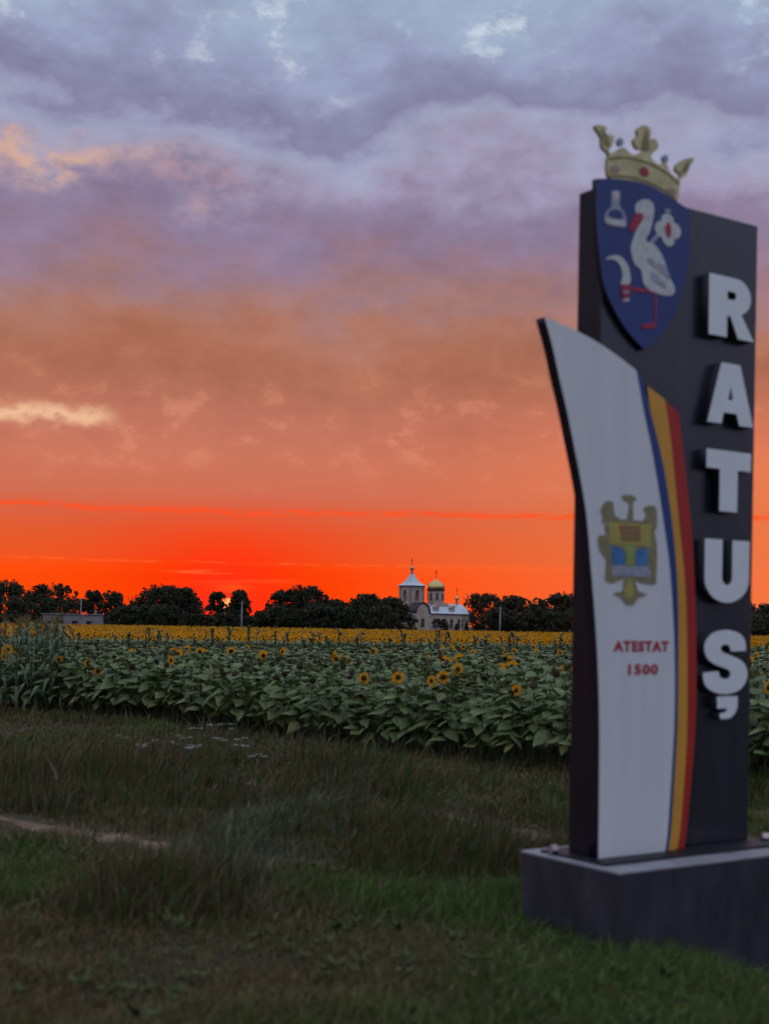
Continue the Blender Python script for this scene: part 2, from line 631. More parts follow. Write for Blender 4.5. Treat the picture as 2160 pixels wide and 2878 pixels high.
RUT1 = [(-7.5, 18.2), (-4.32, 15.35), (-2.84, 14.0), (-1.85, 13.04), (-.6, 12.5)]
RUT2 = [(-2.4, 20.3), (-.83, 18.41), (.78, 16.53), (2.09, 15.0), (4.5, 12.6)]


def track(name, pts, half, label):
    P = catmull(pts, 14)
    V, T = [], []
    n = 5
    for i, (x, y) in enumerate(P):
        x1, y1 = P[min(i + 1, len(P) - 1)]
        x0, y0 = P[max(i - 1, 0)]
        d = Vector((x1 - x0, y1 - y0)).normalized()
        w = half * (.75 + .35 * math.sin(i * .7) + random.uniform(-.12, .12))
        for j in range(n):
            s = (j / (n - 1) - .5) * 2 * w
            px, py = x - d.y * s, y + d.x * s
            V.append((px, py, gz(px, py) + .022 - .02 * abs(j - 2) / 2))
    for i in range(len(P) - 1):
        for j in range(n - 1):
            a = i * n + j
            T += [(a, a + 1, a + n + 1), (a, a + n + 1, a + n)]
    o = obj(name, np_mesh(name, np.array(V), np.array(T), [M_DIRT], smooth=True))
    tag(o, label, kind='structure')


M_DIRT = mat('bare pinkish soil', (.105, .064, .043), .95, .15, .7, 3, tint=(.15, .097, .068), bump=.6, bscale=14)
track('dirt_track', RUT1, .19, 'pinkish bare wheel rut crossing the verge near the road')
track('dirt_track', RUT2, .15, 'pinkish bare wheel rut between the verge and the sunflowers')

# ------------------------------------------------------------------ town sign
SIGN = empty('town_sign', (1.676, 9.5, 0), R(34))
tag(SIGN, 'tall dark grey town entrance pylon with crown, blue crest, tricolour panel and white letters', 'sign')


def bevel_box(name, x0, x1, y0, y1, z0, z1, mats, parent, bev=.012):
    o = MB().box(x0, x1, y0, y1, z0, z1).build(name, mats, parent)
    md = o.modifiers.new('edge', 'BEVEL')
    md.width = bev
    md.segments = 2
    return o


bevel_box('plinth', 0, 2.12, 0, 1.06, -.90, .575, M['plinth'], SIGN, .015)
bevel_box('plinth_capping', -.008, 2.128, -.008, 1.068, .576, .597, M['plinth_cap'], SIGN, .006)
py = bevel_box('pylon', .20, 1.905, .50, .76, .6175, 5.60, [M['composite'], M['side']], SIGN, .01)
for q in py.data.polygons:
    q.material_index = 1 if abs(q.normal.x) > .5 else 0  # pylon sides coloured darker to paint in their shade
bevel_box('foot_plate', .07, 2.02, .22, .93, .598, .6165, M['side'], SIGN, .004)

pL = [(-.429, 4.512), (-.351, 4.32), (-.283, 4.107), (-.203, 3.871), (-.126, 3.612), (-.059, 3.383), (.006, 3.108), (.056, 2.74),
      (.106, 2.351), (.143, 1.96), (.163, 1.569), (.170, 1.177), (.174, .618)]
pR = [(.476, 4.241), (.564, 3.928), (.648, 3.668), (.739, 3.326), (.806, 3.038), (.857, 2.796), (.895, 2.499), (.92, 2.227), (.935, 1.916),
      (.936, 1.562), (.914, 1.173), (.888, .8), (.862, .618)]
top = [(-.429, 4.512), (-.18, 4.468), (.067, 4.405), (.28, 4.327), (.476, 4.241)]
panel = catmull(top, 4)[:-1] + catmull(pR, 4) + catmull(pL, 4)[::-1][:-1]
plate('front_panel', panel, .40, .497, [M['panel'], M['side']], SIGN)
bR = [(.544, 4.207), (.647, 3.939), (.767, 3.621), (.859, 3.275), (.935, 2.863), (.968, 2.509), (.982, 2.035), (.982, 1.542), (.960, 1.168), (.934, .792), (.905, .618)]
yR = [(.800, 4.060), (.872, 3.752), (.948, 3.283), (1.020, 2.867), (1.064, 2.511), (1.09, 2.035), (1.098, 1.538), (1.078, 1.161), (1.043, .784), (1.010, .618)]
rR = [(.955, 3.980), (1.024, 3.642), (1.108, 3.172), (1.146, 2.871), (1.185, 2.394), (1.204, 1.913), (1.196, 1.537), (1.166, 1.16), (1.122, .782), (1.098, .618)]
cpR, cbR, cyR, crR = (catmull(q, 4) for q in (pR, bR, yR, rR))
off = lambda L, d: [(a + d, b) for a, b in L]
plate('blue_stripe', off(cpR, .004) + cbR[::-1], .412, .497, [M['stripe_blue'], M['side']], SIGN)
plate('yellow_stripe', [(.609, 4.144)] + off(cbR, .004)[4:] + cyR[::-1], .420, .497, [M['stripe_yellow'], M['side']], SIGN)
plate('red_stripe', off(cyR, .004) + crR[::-1], .428, .497, [M['stripe_red'], M['side']], SIGN)

# crest
shp = [(.091, 5.612), (.20, 5.634), (.341, 5.656), (.545, 5.672), (.706, 5.658), (.89, 5.612), (1.07, 5.560), (1.082, 5.408), (1.068, 5.166),
       (1.021, 4.979), (.926, 4.729), (.781, 4.554), (.608, 4.421), (.428, 4.541), (.283, 4.693), (.186, 4.85), (.135, 5.07), (.097, 5.346)]
shield = catmull(shp[:7], 4)[:-1] + catmull(shp[6:13], 4)[:-1] + catmull(shp[12:] + shp[:1], 4)[:-1]
CREST = plate('crest_shield', shield, .455, .499, [M['blue'], M['side']], SIGN)
F1, F2 = .4495, .4545


def crest(name, pts, m, y0=F1, y1=F2, curved=True, parent=None):
    L = catmull(pts, 4, True) if curved else pts
    return plate(name, L, y0, y1, [m], parent or CREST)


crest('stork', [(.489, 5.487), (.543, 5.538), (.624, 5.556), (.677, 5.522), (.675, 5.429), (.645, 5.33), (.602, 5.24), (.68, 5.236), (.763, 5.174),
                (.806, 5.111), (.849, 5.023), (.918, 4.927), (.87, 4.867), (.705, 4.866), (.59, 4.912), (.556, 5.012), (.491, 5.047), (.449, 5.145),
                (.478, 5.254), (.524, 5.343), (.562, 5.42), (.498, 5.431)], M['stork'])
for q in ([(.73, 5.10), (.83, 5.06), (.86, 4.99), (.76, 5.03)], [(.66, 5.02), (.78, 4.97), (.82, 4.91), (.69, 4.95)], [(.62, 5.12), (.70, 5.10), (.73, 5.05), (.64, 5.07)]):
    crest('wing_feather', q, M['pale'], .4475, .4493)
crest('beak', [(.498, 5.431), (.57, 5.433), (.547, 5.37), (.469, 5.293), (.429, 5.303), (.459, 5.378)], M['red'], .4480, .4530)
crest('leg', [(.455, 4.868), (.672, 4.884), (.681, 4.862), (.456, 4.842)], M['red'], curved=False)
crest('leg', [(.708, 4.870), (.728, 4.873), (.716, 4.618), (.701, 4.611)], M['red'], curved=False)
crest('foot', [(.560, 4.600), (.700, 4.640), (.712, 4.600), (.598, 4.575)], M['red'], .4478, .4532, curved=False)
crest('sickle_blade', [(.193, 5.033), (.254, 5.072), (.347, 5.082), (.42, 5.024), (.448, 4.948), (.439, 4.889), (.352, 4.875), (.369, 4.947), (.333, 5.022), (.27, 5.046)], M['stork'])
crest('sickle_handle', [(.352, 4.874), (.446, 4.888), (.441, 4.790), (.376, 4.770)], M['red'], .4478, .4532, curved=False)
crest('handle_band', [(.374, 4.832), (.440, 4.842), (.440, 4.825), (.376, 4.814)], M['pale'], .4462, .4476, curved=False)
crest('handle_tip', [(.378, 4.767), (.441, 4.786), (.441, 4.764), (.380, 4.750)], M['stork'], curved=False)
crest('flask', [(.245, 5.543), (.326, 5.558), (.325, 5.458), (.379, 5.409), (.397, 5.315), (.288, 5.295), (.187, 5.3), (.185, 5.373), (.242, 5.44)], M['pale'])
crest('flask_body', [(.235, 5.405), (.33, 5.42), (.36, 5.375), (.30, 5.35), (.215, 5.36)], M['blue'], .4476, .4493)
crest('flask_base', [(.195, 5.335), (.28, 5.345), (.38, 5.345), (.385, 5.318), (.29, 5.302), (.20, 5.308)], M['stork'], .4476, .4493)
crest('flask_stopper', [(.258, 5.545), (.318, 5.556), (.316, 5.505), (.260, 5.495)], M['stork'], .4476, .4493, curved=False)
fc = (.833, 5.365)
for i in range(4):
    a = math.pi / 2 * i + .08
    c, s = math.cos(a), math.sin(a)
    petal = [(.012, .0), (.045, .058), (.105, .060), (.140, .0), (.105, -.060), (.045, -.058)]
    crest('petal', [(fc[0] + u * c - v * s, fc[1] + .9 * (u * s + v * c)) for u, v in petal], M['stork'], F1 - .0003 * i, F2)
crest('petal_heart', [(fc[0] + .035, fc[1]), (fc[0], fc[1] + .06), (fc[0] - .035, fc[1]), (fc[0], fc[1] - .065)], M['red'], .4458, .4482)
crest('flower_stem', [(.719, 5.319), (.752, 5.307), (.672, 5.229), (.639, 5.241)], M['pale'], curved=False)
crest('flower_top', [(.79, 5.515), (.86, 5.53), (.85, 5.50), (.80, 5.49)], M['pale'], .4478, .4532, curved=False)

# crown, a flat printed cut-out standing on the crest
cr = [(.253, 5.640), (.213, 5.753), (.226, 5.825), (.164, 5.863), (.151, 5.934), (.084, 6.005), (.199, 6.022), (.192, 5.972), (.274, 5.967), (.264, 5.901),
      (.236, 5.865), (.244, 5.836), (.304, 5.862), (.366, 5.905), (.437, 5.880), (.477, 5.871), (.541, 5.896), (.584, 5.935), (.516, 5.926), (.475, 5.981),
      (.522, 6.026), (.513, 6.07), (.584, 6.118), (.649, 6.1), (.652, 6.046), (.645, 6.028), (.708, 6.037), (.738, 5.984), (.686, 5.932), (.662, 5.892),
      (.72, 5.857), (.77, 5.862), (.819, 5.888), (.836, 5.857), (.878, 5.813), (.938, 5.789), (.985, 5.822), (.932, 5.847), (.935, 5.889), (1.01, 5.946),
      (1.124, 5.979), (1.079, 5.901), (1.046, 5.834), (.98, 5.785), (.973, 5.724), (.935, 5.590), (.816, 5.625), (.651, 5.660), (.49, 5.665)]
CROWN = plate('crown', catmull(cr, 3, True), .470, .498, [M['gold'], M['gold_dark']], SIGN)
crown = lambda n, p, m, y0=.465, y1=.4695, cv=True: crest(n, p, m, y0, y1, cv, CROWN)
crown('jewel', [(.535, 5.762), (.588, 5.806), (.642, 5.765), (.589, 5.728)], M['red'])
crown('side_jewel', [(.248, 5.738), (.326, 5.752), (.330, 5.708), (.245, 5.695)], M['pinkstone'])
crown('side_jewel', [(.825, 5.685), (.922, 5.700), (.912, 5.645), (.836, 5.650)], M['pinkstone'])
crown('band_line', [(.240, 5.800), (.40, 5.842), (.60, 5.850), (.80, 5.820), (.955, 5.760), (.950, 5.748), (.80, 5.806), (.60, 5.836), (.40, 5.828), (.238, 5.786)], M['gold_dark'])
crown('band_line', [(.262, 5.676), (.45, 5.706), (.65, 5.700), (.82, 5.668), (.930, 5.622), (.928, 5.610), (.82, 5.654), (.65, 5.686), (.45, 5.692), (.264, 5.664)], M['gold_dark'])
crown('leaf_vein', [(.560, 5.95), (.600, 6.09), (.615, 6.08), (.640, 5.94)], M['gold_dark'])
crown('leaf_vein', [(.18, 5.90), (.150, 5.99), (.215, 5.95), (.23, 5.88)], M['gold_dark'])
crown('leaf_vein', [(.975, 5.84), (1.06, 5.94), (1.045, 5.87)], M['gold_dark'])
for (px_, pz_) in ((.345, 5.940), (.814, 5.912)):
    crown('pearl', [(px_ + .030 * math.cos(a), pz_ + .030 * math.sin(a)) for a in [2 * math.pi * i / 8 for i in range(8)]], M['pale'], .468, .494)

# state emblem on the white panel
EM = plate('emblem', catmull([(.208, 3.10), (.658, 3.105), (.664, 2.93), (.640, 2.69), (.56, 2.655), (.434, 2.70), (.31, 2.66), (.232, 2.70), (.215, 2.93)], 3, True),
           .3945, .3995, [M['eagle']], SIGN)
em = lambda n, p, m, y0=.3925, y1=.3944, cv=True: crest(n, p, m, y0, y1, cv, EM)
em('eagle_head', [(.346, 3.294), (.408, 3.309), (.478, 3.299), (.496, 3.275), (.462, 3.252), (.463, 3.11), (.403, 3.11), (.421, 3.237), (.369, 3.263)], M['eagle'], .3950, .3996)
em('wing_tip', [(.177, 3.238), (.244, 3.25), (.268, 3.21), (.275, 3.153), (.321, 3.13), (.321, 3.109), (.164, 3.08), (.157, 3.129), (.139, 3.177)], M['eagle'], .3951, .3996)
em('wing_tip', [(.573, 3.217), (.666, 3.244), (.709, 3.204), (.706, 3.067), (.647, 3.073), (.569, 3.118), (.598, 3.163)], M['eagle'], .3952, .3996)
em('wing', [(.116, 2.982), (.2, 2.982), (.236, 2.852), (.251, 2.728), (.297, 2.688), (.286, 2.65), (.196, 2.664), (.198, 2.808), (.135, 2.876)], M['eagle'], .3953, .3996)
em('wing', [(.653, 3.065), (.715, 2.957), (.715, 2.701), (.704, 2.65), (.58, 2.655), (.573, 2.684), (.65, 2.691)], M['eagle'], .3954, .3996)
em('tail', [(.434, 2.705), (.492, 2.677), (.529, 2.598), (.617, 2.571), (.53, 2.539), (.485, 2.492), (.404, 2.49), (.357, 2.535), (.277, 2.57), (.367, 2.594), (.377, 2.665)], M['eagle'], .3949, .3996)
em('tail_feathers', [(.434, 2.690), (.480, 2.62), (.470, 2.55), (.40, 2.55), (.390, 2.62)], M['olive'], .3930, .3945)
em('shield_upper_field', [(.218, 3.092), (.650, 3.098), (.652, 2.938), (.603, 2.931), (.44, 2.944), (.291, 2.929), (.226, 2.934)], M['olive'], cv=False)
em('shield_red_field', [(.311, 3.075), (.535, 3.080), (.538, 2.965), (.359, 2.961)], M['tan'], .3908, .3923, cv=False)
em('field_line', [(.365, 3.045), (.505, 3.050), (.505, 3.036), (.365, 3.031)], M['eagle'], .3895, .3907, cv=False)
em('field_line', [(.355, 3.000), (.480, 3.004), (.480, 2.990), (.355, 2.986)], M['eagle'], .3895, .3907, cv=False)
em('blue_field', [(.246, 2.923), (.337, 2.923), (.388, 2.875), (.384, 2.783), (.255, 2.780)], M['emblue'], cv=False)
em('blue_field', [(.493, 2.909), (.609, 2.925), (.622, 2.790), (.490, 2.783)], M['emblue'], cv=False)
em('aurochs_head', [(.337, 2.927), (.44, 2.940), (.544, 2.928), (.486, 2.890), (.486, 2.783), (.392, 2.779), (.395, 2.879)], M['emgreen'], .3912, .3923, cv=False)
em('horn', [(.300, 2.935), (.36, 2.922), (.345, 2.905), (.290, 2.918)], M['eagle'], .3900, .3911, cv=False)
em('horn', [(.50, 2.920), (.58, 2.934), (.585, 2.918), (.51, 2.905)], M['eagle'], .3900, .3911, cv=False)
em('ribbon', [(.249, 2.777), (.624, 2.782), (.655, 2.718), (.63, 2.700), (.262, 2.703)], M['pale'], cv=False)
for txt, cx, z0, w, h in (('ATESTAT', .576, 2.140, .57, .082), ('1500', .596, 1.967, .31, .080)):
    me = curve_mesh('red_lettering', None, .3955, .3995, [M['redtext']], text=txt, size=.11)
    co = np.empty(len(me.vertices) * 3)
    me.vertices.foreach_get('co', co)
    co = co.reshape(-1, 3)
    a0, a1, b0, b1 = co[:, 0].min(), co[:, 0].max(), co[:, 2].min(), co[:, 2].max()
    co[:, 0] = cx - w / 2 + (co[:, 0] - a0) / (a1 - a0) * w
    co[:, 2] = z0 + (co[:, 2] - b0) / (b1 - b0) * h
    me.vertices.foreach_set('co', co.ravel())
    me.update()
    tag(obj('red_lettering', me, SIGN), 'red letters reading ' + txt)

# white channel letters down the right side
def arc(cx, cy, rx, ry, a0, a1, n=14):
    return [(cx + rx * math.cos(R(a0 + (a1 - a0) * i / n)), cy + ry * math.sin(R(a0 + (a1 - a0) * i / n))) for i in range(n + 1)]


LETTERS = {
    'R': [[(0, 0), (0, 1), (.55, 1)] + arc(.60, .70, .34, .30, 80, -60, 10) + [(.72, .42), (1.02, 0), (.66, 0), (.48, .36), (.40, .36), (.40, 0)],
          [(.40, .63), (.40, .775), (.53, .775)] + arc(.545, .7025, .065, .072, 70, -70, 6) + [(.53, .63)]],
    'A': [[(0, 0), (.30, 1), (.72, 1), (1.04, 0), (.72, 0), (.66, .19), (.36, .19), (.31, 0)], [(.455, .40), (.515, .66), (.575, .40)]],
    'T': [[(0, .70), (0, 1), (1.0, 1), (1.0, .70), (.70, .70), (.70, 0), (.30, 0), (.30, .70)]],
    'U': [[(0, 1), (.38, 1), (.38, .42)] + arc(.5, .40, .12, .13, 180, 360, 8) + [(.62, 1), (1.0, 1), (1.0, .40)] + arc(.5, .38, .50, .38, 0, -180, 14)],
    'S': [catmull([(.96, .68), (.93, .84), (.80, .95), (.52, 1.0), (.24, .96), (.07, .85), (.02, .71), (.08, .57), (.22, .48), (.42, .42), (.58, .37), (.62, .30),
                   (.58, .24), (.50, .22), (.40, .24), (.35, .31), (.34, .345)], 3)
          + catmull([(.0, .325), (.03, .17), (.18, .05), (.48, -.01), (.80, .04), (.96, .17), (1.0, .31), (.95, .44), (.82, .53), (.60, .60), (.44, .645), (.38, .70),
                     (.40, .755), (.48, .78), (.56, .765), (.60, .72), (.615, .67)], 3)],
}
for ch, z0, z1 in (('R', 4.625, 5.095), ('A', 3.940, 4.415), ('T', 3.250, 3.725), ('U', 2.530, 3.022), ('S', 1.812, 2.310)):
    loops = [[(1.262 + a * .505, z0 + b * (z1 - z0)) for a, b in L] for L in LETTERS[ch]]
    o = plate('letter', loops, .415, .499, [M['white'], M['letter_side']], SIGN, .004)
    o['label'] = 'raised white capital letter ' + ch
comma = [(1.37, 1.785), (1.60, 1.785), (1.60, 1.70), (1.575, 1.655), (1.52, 1.615), (1.41, 1.612), (1.40, 1.650), (1.47, 1.662), (1.49, 1.695), (1.37, 1.695)]
plate('letter_comma', [(a + .057, b) for a, b in comma], .415, .499, [M['white'], M['letter_side']], SIGN, .004)['label'] = 'raised white comma below the letter S'

# floodlights on the plinth ends
for (a, b, rz, lab) in ((.085, .80, .35, 'small pink-glassed floodlight on the plinth left of the pylon'), (2.03, .42, -.3, 'small pink-glassed floodlight on the plinth right of the pylon')):
    p = SIGN.matrix_basis if False else Matrix.Translation((1.676, 9.5, 0)) @ Matrix.Rotation(R(34), 4, 'Z')
    w = p @ Vector((a, b, .598))
    L = empty('floodlight', w, R(34) + rz)
    tag(L, lab, 'floodlight', 'floodlights on the sign plinth')
    MB().box(-.03, .03, -.02, .02, 0, .008).box(-.052, -.046, -.008, .008, .007, .045).box(.046, .052, -.008, .008, .007, .045).box(-.052, .052, -.008, .008, .0082, .012).build('bracket', M['lamp_body'], L)
    h = MB().box(-.045, .045, -.022, .018, -.026, .026).build('housing', M['lamp_body'], L, (0, 0, .040), (R(-38), 0, 0))
    MB().box(-.040, .040, -.0245, -.0222, -.022, .022).build('lens', M['lamp_glass'], h)

# ------------------------------------------------------------------ church
CH = empty('church', (6.5, 330, 0), R(38))
tag(CH, 'pale stone orthodox church with gilded dome, square bell tower and tin roofs', 'church')


def arch(x, z0, w, h, n=8):
    return [(x - w / 2, z0), (x + w / 2, z0)] + [(x + w / 2 * math.cos(math.pi * i / n), z0 + h - w / 2 + w / 2 * math.sin(math.pi * i / n)) for i in range(n + 1)]


def church_window(parent, loc, rz, w, h, frame=.16, glazed=True):
    """arched window facing local -Y, hung on a wall plane"""
    outer, inner = arch(0, -frame, w + 2 * frame, h + 2 * frame), arch(0, 0, w, h)
    f = obj('window', curve_mesh('window', [outer, inner], -.10, .02, [M['trim']]), parent, loc, (0, 0, rz))
    if glazed:
        plate('pane', inner, -.03, -.005, [M['pane']], f)
        MB().box(-.03, .03, -.05, -.031, 0, h - .05).box(-w / 2, w / 2, -.052, -.033, h * .5, h * .5 + .06).build('glazing_bar', M['trim'], f)
    return f


def cross(parent, x, y, z0, z1, s=1.):
    m = MB().box(x - .06 * s, x + .06 * s, y - .05 * s, y + .05 * s, z0, z1)
    h = z1 - z0
    m.box(x - .45 * s, x - .061 * s, y - .045 * s, y + .045 * s, z0 + .66 * h, z0 + .66 * h + .13 * s)
    m.box(x + .061 * s, x + .45 * s, y - .045 * s, y + .045 * s, z0 + .66 * h, z0 + .66 * h + .13 * s)
    m.box(x - .22 * s, x + .22 * s, y - .04 * s, y + .04 * s, z0 + .84 * h, z0 + .84 * h + .10 * s)
    m.lathe([(.04, z0 - .12 * s), (.13 * s, z0), (.13 * s, z0 + .1 * s), (.04, z0 + .22 * s)], 8, x, y)
    return m.build('cross', M['bronze'], parent)


# bell tower, open belfry
T2, OW = 2.1, .50
m = MB().box(-T2, T2, -T2, T2, -.3, 8.4)
for sx in (-1, 1):
    for sy in (-1, 1):
        xs, ys = sorted((sx * OW, sx * T2)), sorted((sy * OW, sy * T2))
        m.box(xs[0], xs[1], ys[0], ys[1], 8.4, 10.9)
m.box(-T2, T2, -T2, T2, 10.9, 11.75)
TW = m.build('bell_tower', M['stone'], CH)
for sx in (-1, 1):
    for sy in (-1, 1):
        m = MB().box(min(sx * (T2 - .45), sx * (T2 + .10)), max(sx * (T2 - .45), sx * (T2 + .10)), min(sy * (T2 - .45), sy * (T2 + .10)), max(sy * (T2 - .45), sy * (T2 + .10)), -.3, 11.74)
        m.build('corner_pilaster', M['trim'], TW)
MB().box(-T2 - .22, T2 + .22, -T2 - .22, T2 + .22, 11.75, 11.95).build('cornice', M['trim'], TW)
for i in range(4):
    a = i * math.pi / 2
    church_window(TW, (2.102 * math.sin(a), -2.102 * math.cos(a), 8.45), a, .96, 2.35, .17, False)
q2 = math.sqrt(2)
tr = MB().lathe([(2.62 * q2, 11.952), (2.05 * q2, 12.22), (1.45 * q2, 12.75), (1.0 * q2, 13.45), (.62 * q2, 14.2), (.36 * q2, 14.8)], 4, rot=math.pi / 4).build('tower_roof', M['tin'], TW)
MB().lathe([(.40, 14.78), (.33, 15.2), (.33, 15.75), (.46, 15.80)], 10).build('neck', M['stone'], TW, smooth=True)
MB().lathe([(.30, 15.80), (.52, 16.0), (.55, 16.25), (.42, 16.55), (.18, 16.78), (.05, 16.95)], 12).build('onion_cupola', M['leaf_gold'], TW, smooth=True)
cross(TW, 0, 0, 16.95, 18.6, .85)
# nave
NV = MB().box(2.1, 13.2, -3.6, 3.6, -.3, 5.1).build('nave', M['stone'], CH)
MB().box(2.1, 13.3, -3.9, 3.9, 5.1, 5.3).build('cornice', M['trim'], NV)
r = MB()
V = [(2.0, -4.0, 5.302), (13.4, -4.0, 5.302), (13.4, 4.0, 5.302), (2.0, 4.0, 5.302), (2.0, -2.6, 6.9), (13.4, -2.6, 6.9), (13.4, 2.6, 6.9), (2.0, 2.6, 6.9), (2.0, 0, 7.75), (13.4, 0, 7.75)]
r.add(V, [(0, 1, 5, 4), (4, 5, 9, 8), (2, 3, 7, 6), (6, 7, 8, 9), (0, 4, 8, 7, 3), (1, 2, 6, 9, 5), (0, 3, 2, 1)])
RF = r.build('nave_roof', M['tin'], CH)
for x in np.arange(2.6, 13.3, .62):
    MB().add([(x - .02, -4.02, 5.34), (x + .02, -4.02, 5.34), (x + .02, -2.6, 6.96), (x - .02, -2.6, 6.96), (x + .02, -.02, 7.80), (x - .02, -.02, 7.80)],
             [(0, 1, 2, 3), (3, 2, 4, 5)]).build('roof_seam', M['tin'], RF)
for x in (5.2, 10.3):
    d = MB().box(x - .55, x + .55, -3.55, -2.3, 6.0, 6.75).add([(x - .75, -3.65, 6.76), (x + .75, -3.65, 6.76), (x, -3.65, 7.45), (x - .75, -1.6, 6.76), (x + .75, -1.6, 6.76), (x, -1.6, 7.45)],
            [(0, 1, 2), (3, 5, 4), (0, 2, 5, 3), (1, 4, 5, 2), (0, 3, 4, 1)]).build('dormer', M['stone'], RF)
for x in (4.4, 7.0, 9.8, 12.2):
    church_window(NV, (x, -3.602, 1.7), 0, .8, 2.3)
# side porch with a round gable
def loop_prism(name, L, y0, y1, mats, parent):
    return obj(name, curve_mesh(name, [L], y0, y1, mats), parent)


cx = -.55
gab = [(cx - 2.0, -.3), (cx + 2.0, -.3), (cx + 2.0, 5.3)] + [(cx + 2.0 * math.cos(R(a)), 5.4 + 2.2 * math.sin(R(a))) for a in range(10, 171, 16)] + [(cx - 2.0, 5.3)]
PO = loop_prism('porch', gab, -5.0, -2.11, [M['stone']], CH)
ring = [(cx + 2.35 * math.cos(R(a)), 5.35 + 2.55 * math.sin(R(a))) for a in range(-4, 185, 14)]
ring += [(cx + 2.02 * math.cos(R(a)), 5.38 + 2.24 * math.sin(R(a))) for a in range(184, -5, -14)]
loop_prism('porch_roof', ring, -5.25, -2.11, [M['darkband']], CH)
church_window(PO, (cx, -5.002, 2.0), 0, .95, 2.0)
MB().box(cx - .7, cx + .7, -5.12, -5.003, 0, .5).build('step', M['trim'], PO)
for x, w_ in ((cx - 2.7, .55), (cx + 2.75, .55)):
    MB().box(x - w_, x + w_, -4.2, -2.2, -.3, 4.7).add([(x - w_ - .15, -4.4, 4.72), (x + w_ + .15, -4.4, 4.72), (x + w_ + .15, -2.2, 5.9), (x - w_ - .15, -2.2, 5.9)], [(0, 1, 2, 3)], 1).build('side_aisle', [M['stone'], M['tin']], CH)
# drum and gilded dome
dx = 7.7
DR = MB().box(dx - 2.15, dx + 2.15, -2.15, 2.15, 7.0, 7.95).lathe([(2.0, 7.951), (2.0, 10.8)], 16, dx, 0).build('drum', M['stone'], CH)
MB().lathe([(2.02, 10.801), (2.18, 10.9), (2.18, 11.28), (2.05, 11.30)], 20, dx, 0).build('dome_base_band', M['darkband'], DR)
for i in range(8):
    a = i * math.pi / 4 + .25
    church_window(DR, (dx + 1.985 * math.sin(a), -1.985 * math.cos(a), 8.6), a, .50, 1.75, .10)
MB().lathe([(2.06, 11.301), (2.22, 11.6), (2.20, 12.0), (1.98, 12.45), (1.55, 12.9), (1.0, 13.25), (.5, 13.5), (.2, 13.75), (.10, 14.1)], 24, dx, 0).build('dome', M['leaf_gold'], CH, smooth=True)
cross(CH, dx, 0, 14.05, 16.0, .95)
# apse
ax = 14.6
AP = MB().lathe([(3.05, -.3), (3.05, 5.0)], 10, ax, 0, rot=math.pi / 10).build('apse', M['stone'], CH)
MB().lathe([(3.10, 5.001), (3.32, 5.05), (3.32, 5.22)], 10, ax, 0, rot=math.pi / 10).build('cornice', M['trim'], AP)
MB().lathe([(3.55, 5.222), (3.20, 5.5), (2.95, 6.0), (2.55, 6.6), (2.0, 7.15), (1.3, 7.55), (.5, 7.75)], 20, ax, 0).build('apse_roof', M['tin'], CH, smooth=True)
for i in range(10):
    a = math.pi / 10 + i * math.pi / 5
    MB().lathe([(.18, -.3), (.18, 4.99)], 6, ax + 3.02 * math.cos(a), 3.02 * math.sin(a)).build('corner_column', M['trim'], AP)
for i in (6, 7, 8, 9):
    a = math.pi / 5 * (i + 1)
    rr = 3.05 * math.cos(math.pi / 10) + .004
    church_window(AP, (ax + rr * math.cos(a), rr * math.sin(a), 1.7), a + math.pi / 2, .85, 2.4)
MB().lathe([(.42, 7.70), (.34, 8.1), (.34, 8.75), (.42, 8.80)], 10, ax, 0).build('cupola_neck', M['stone'], CH, smooth=True)
MB().lathe([(.30, 8.80), (.52, 9.0), (.54, 9.25), (.38, 9.55), (.12, 9.85), (.05, 10.0)], 12, ax, 0).build('onion_cupola', M['leaf_gold'], CH, smooth=True)
cross(CH, ax, 0, 10.0, 11.75, .8)

# ------------------------------------------------------------------ outbuilding and poles
HB = empty('outbuilding', (-58.0, 252, 0), R(4))
tag(HB, 'low flat-roofed grey concrete outbuilding beside the yellow field, left of the sun', 'building')
WL = MB().box(-5.3, -2.62, -1.6, 2.6, -.2, 3.25).box(-2.62, -1.5, -1.1, 2.6, -.2, 3.25).box(-1.5, 5.2, -1.6, 2.6, -.2, 3.20).build('wall', M['concrete'], HB)
MB().box(-5.5, 5.4, -1.85, 2.8, 3.26, 3.42).build('roof', M['concrete'], HB)
MB().box(-2.55, -1.57, -1.14, -1.103, 0, 2.1).build('door', M['darkband'], HB)
for x in (-4.2, .6, 3.2):
    w = MB().box(x - .6, x + .6, -1.66, -1.602, 1.2, 2.2).build('window', M['trim'], HB)
    MB().box(x - .5, x + .5, -1.69, -1.661, 1.28, 2.12).build('pane', M['pane'], w)
MB().box(3.9, 4.25, .4, .75, 3.421, 4.2).build('chimney', M['concrete'], HB)
for (x, y, h, lab) in ((-27.65, 262, 6.45, 'pale concrete pole right of the setting sun, before the trees'), (22.35, 262, 6.2, 'pale concrete pole to the right of the church'),
                       (-61.7, 275, 6.8, 'pale concrete pole behind the low grey outbuilding')):
    p = empty('utility_pole', (x, y, 0))
    tag(p, lab, 'pole', 'concrete poles along the village edge')
    MB().tube([(0, 0, -.3), (0, 0, h * .5), (.02, 0, h)], [.19, .16, .12], 8).build('shaft', M['pole'], p)
    ca = MB().box(-.5, .5, .13, .20, h - .42, h - .32).build('crossarm', M['bronze'], p)
    for s in (-.42, .42):
        MB().lathe([(.04, h - .319), (.05, h - .24), (.02, h - .16)], 6, s, .165).build('insulator', M['pole'], ca)

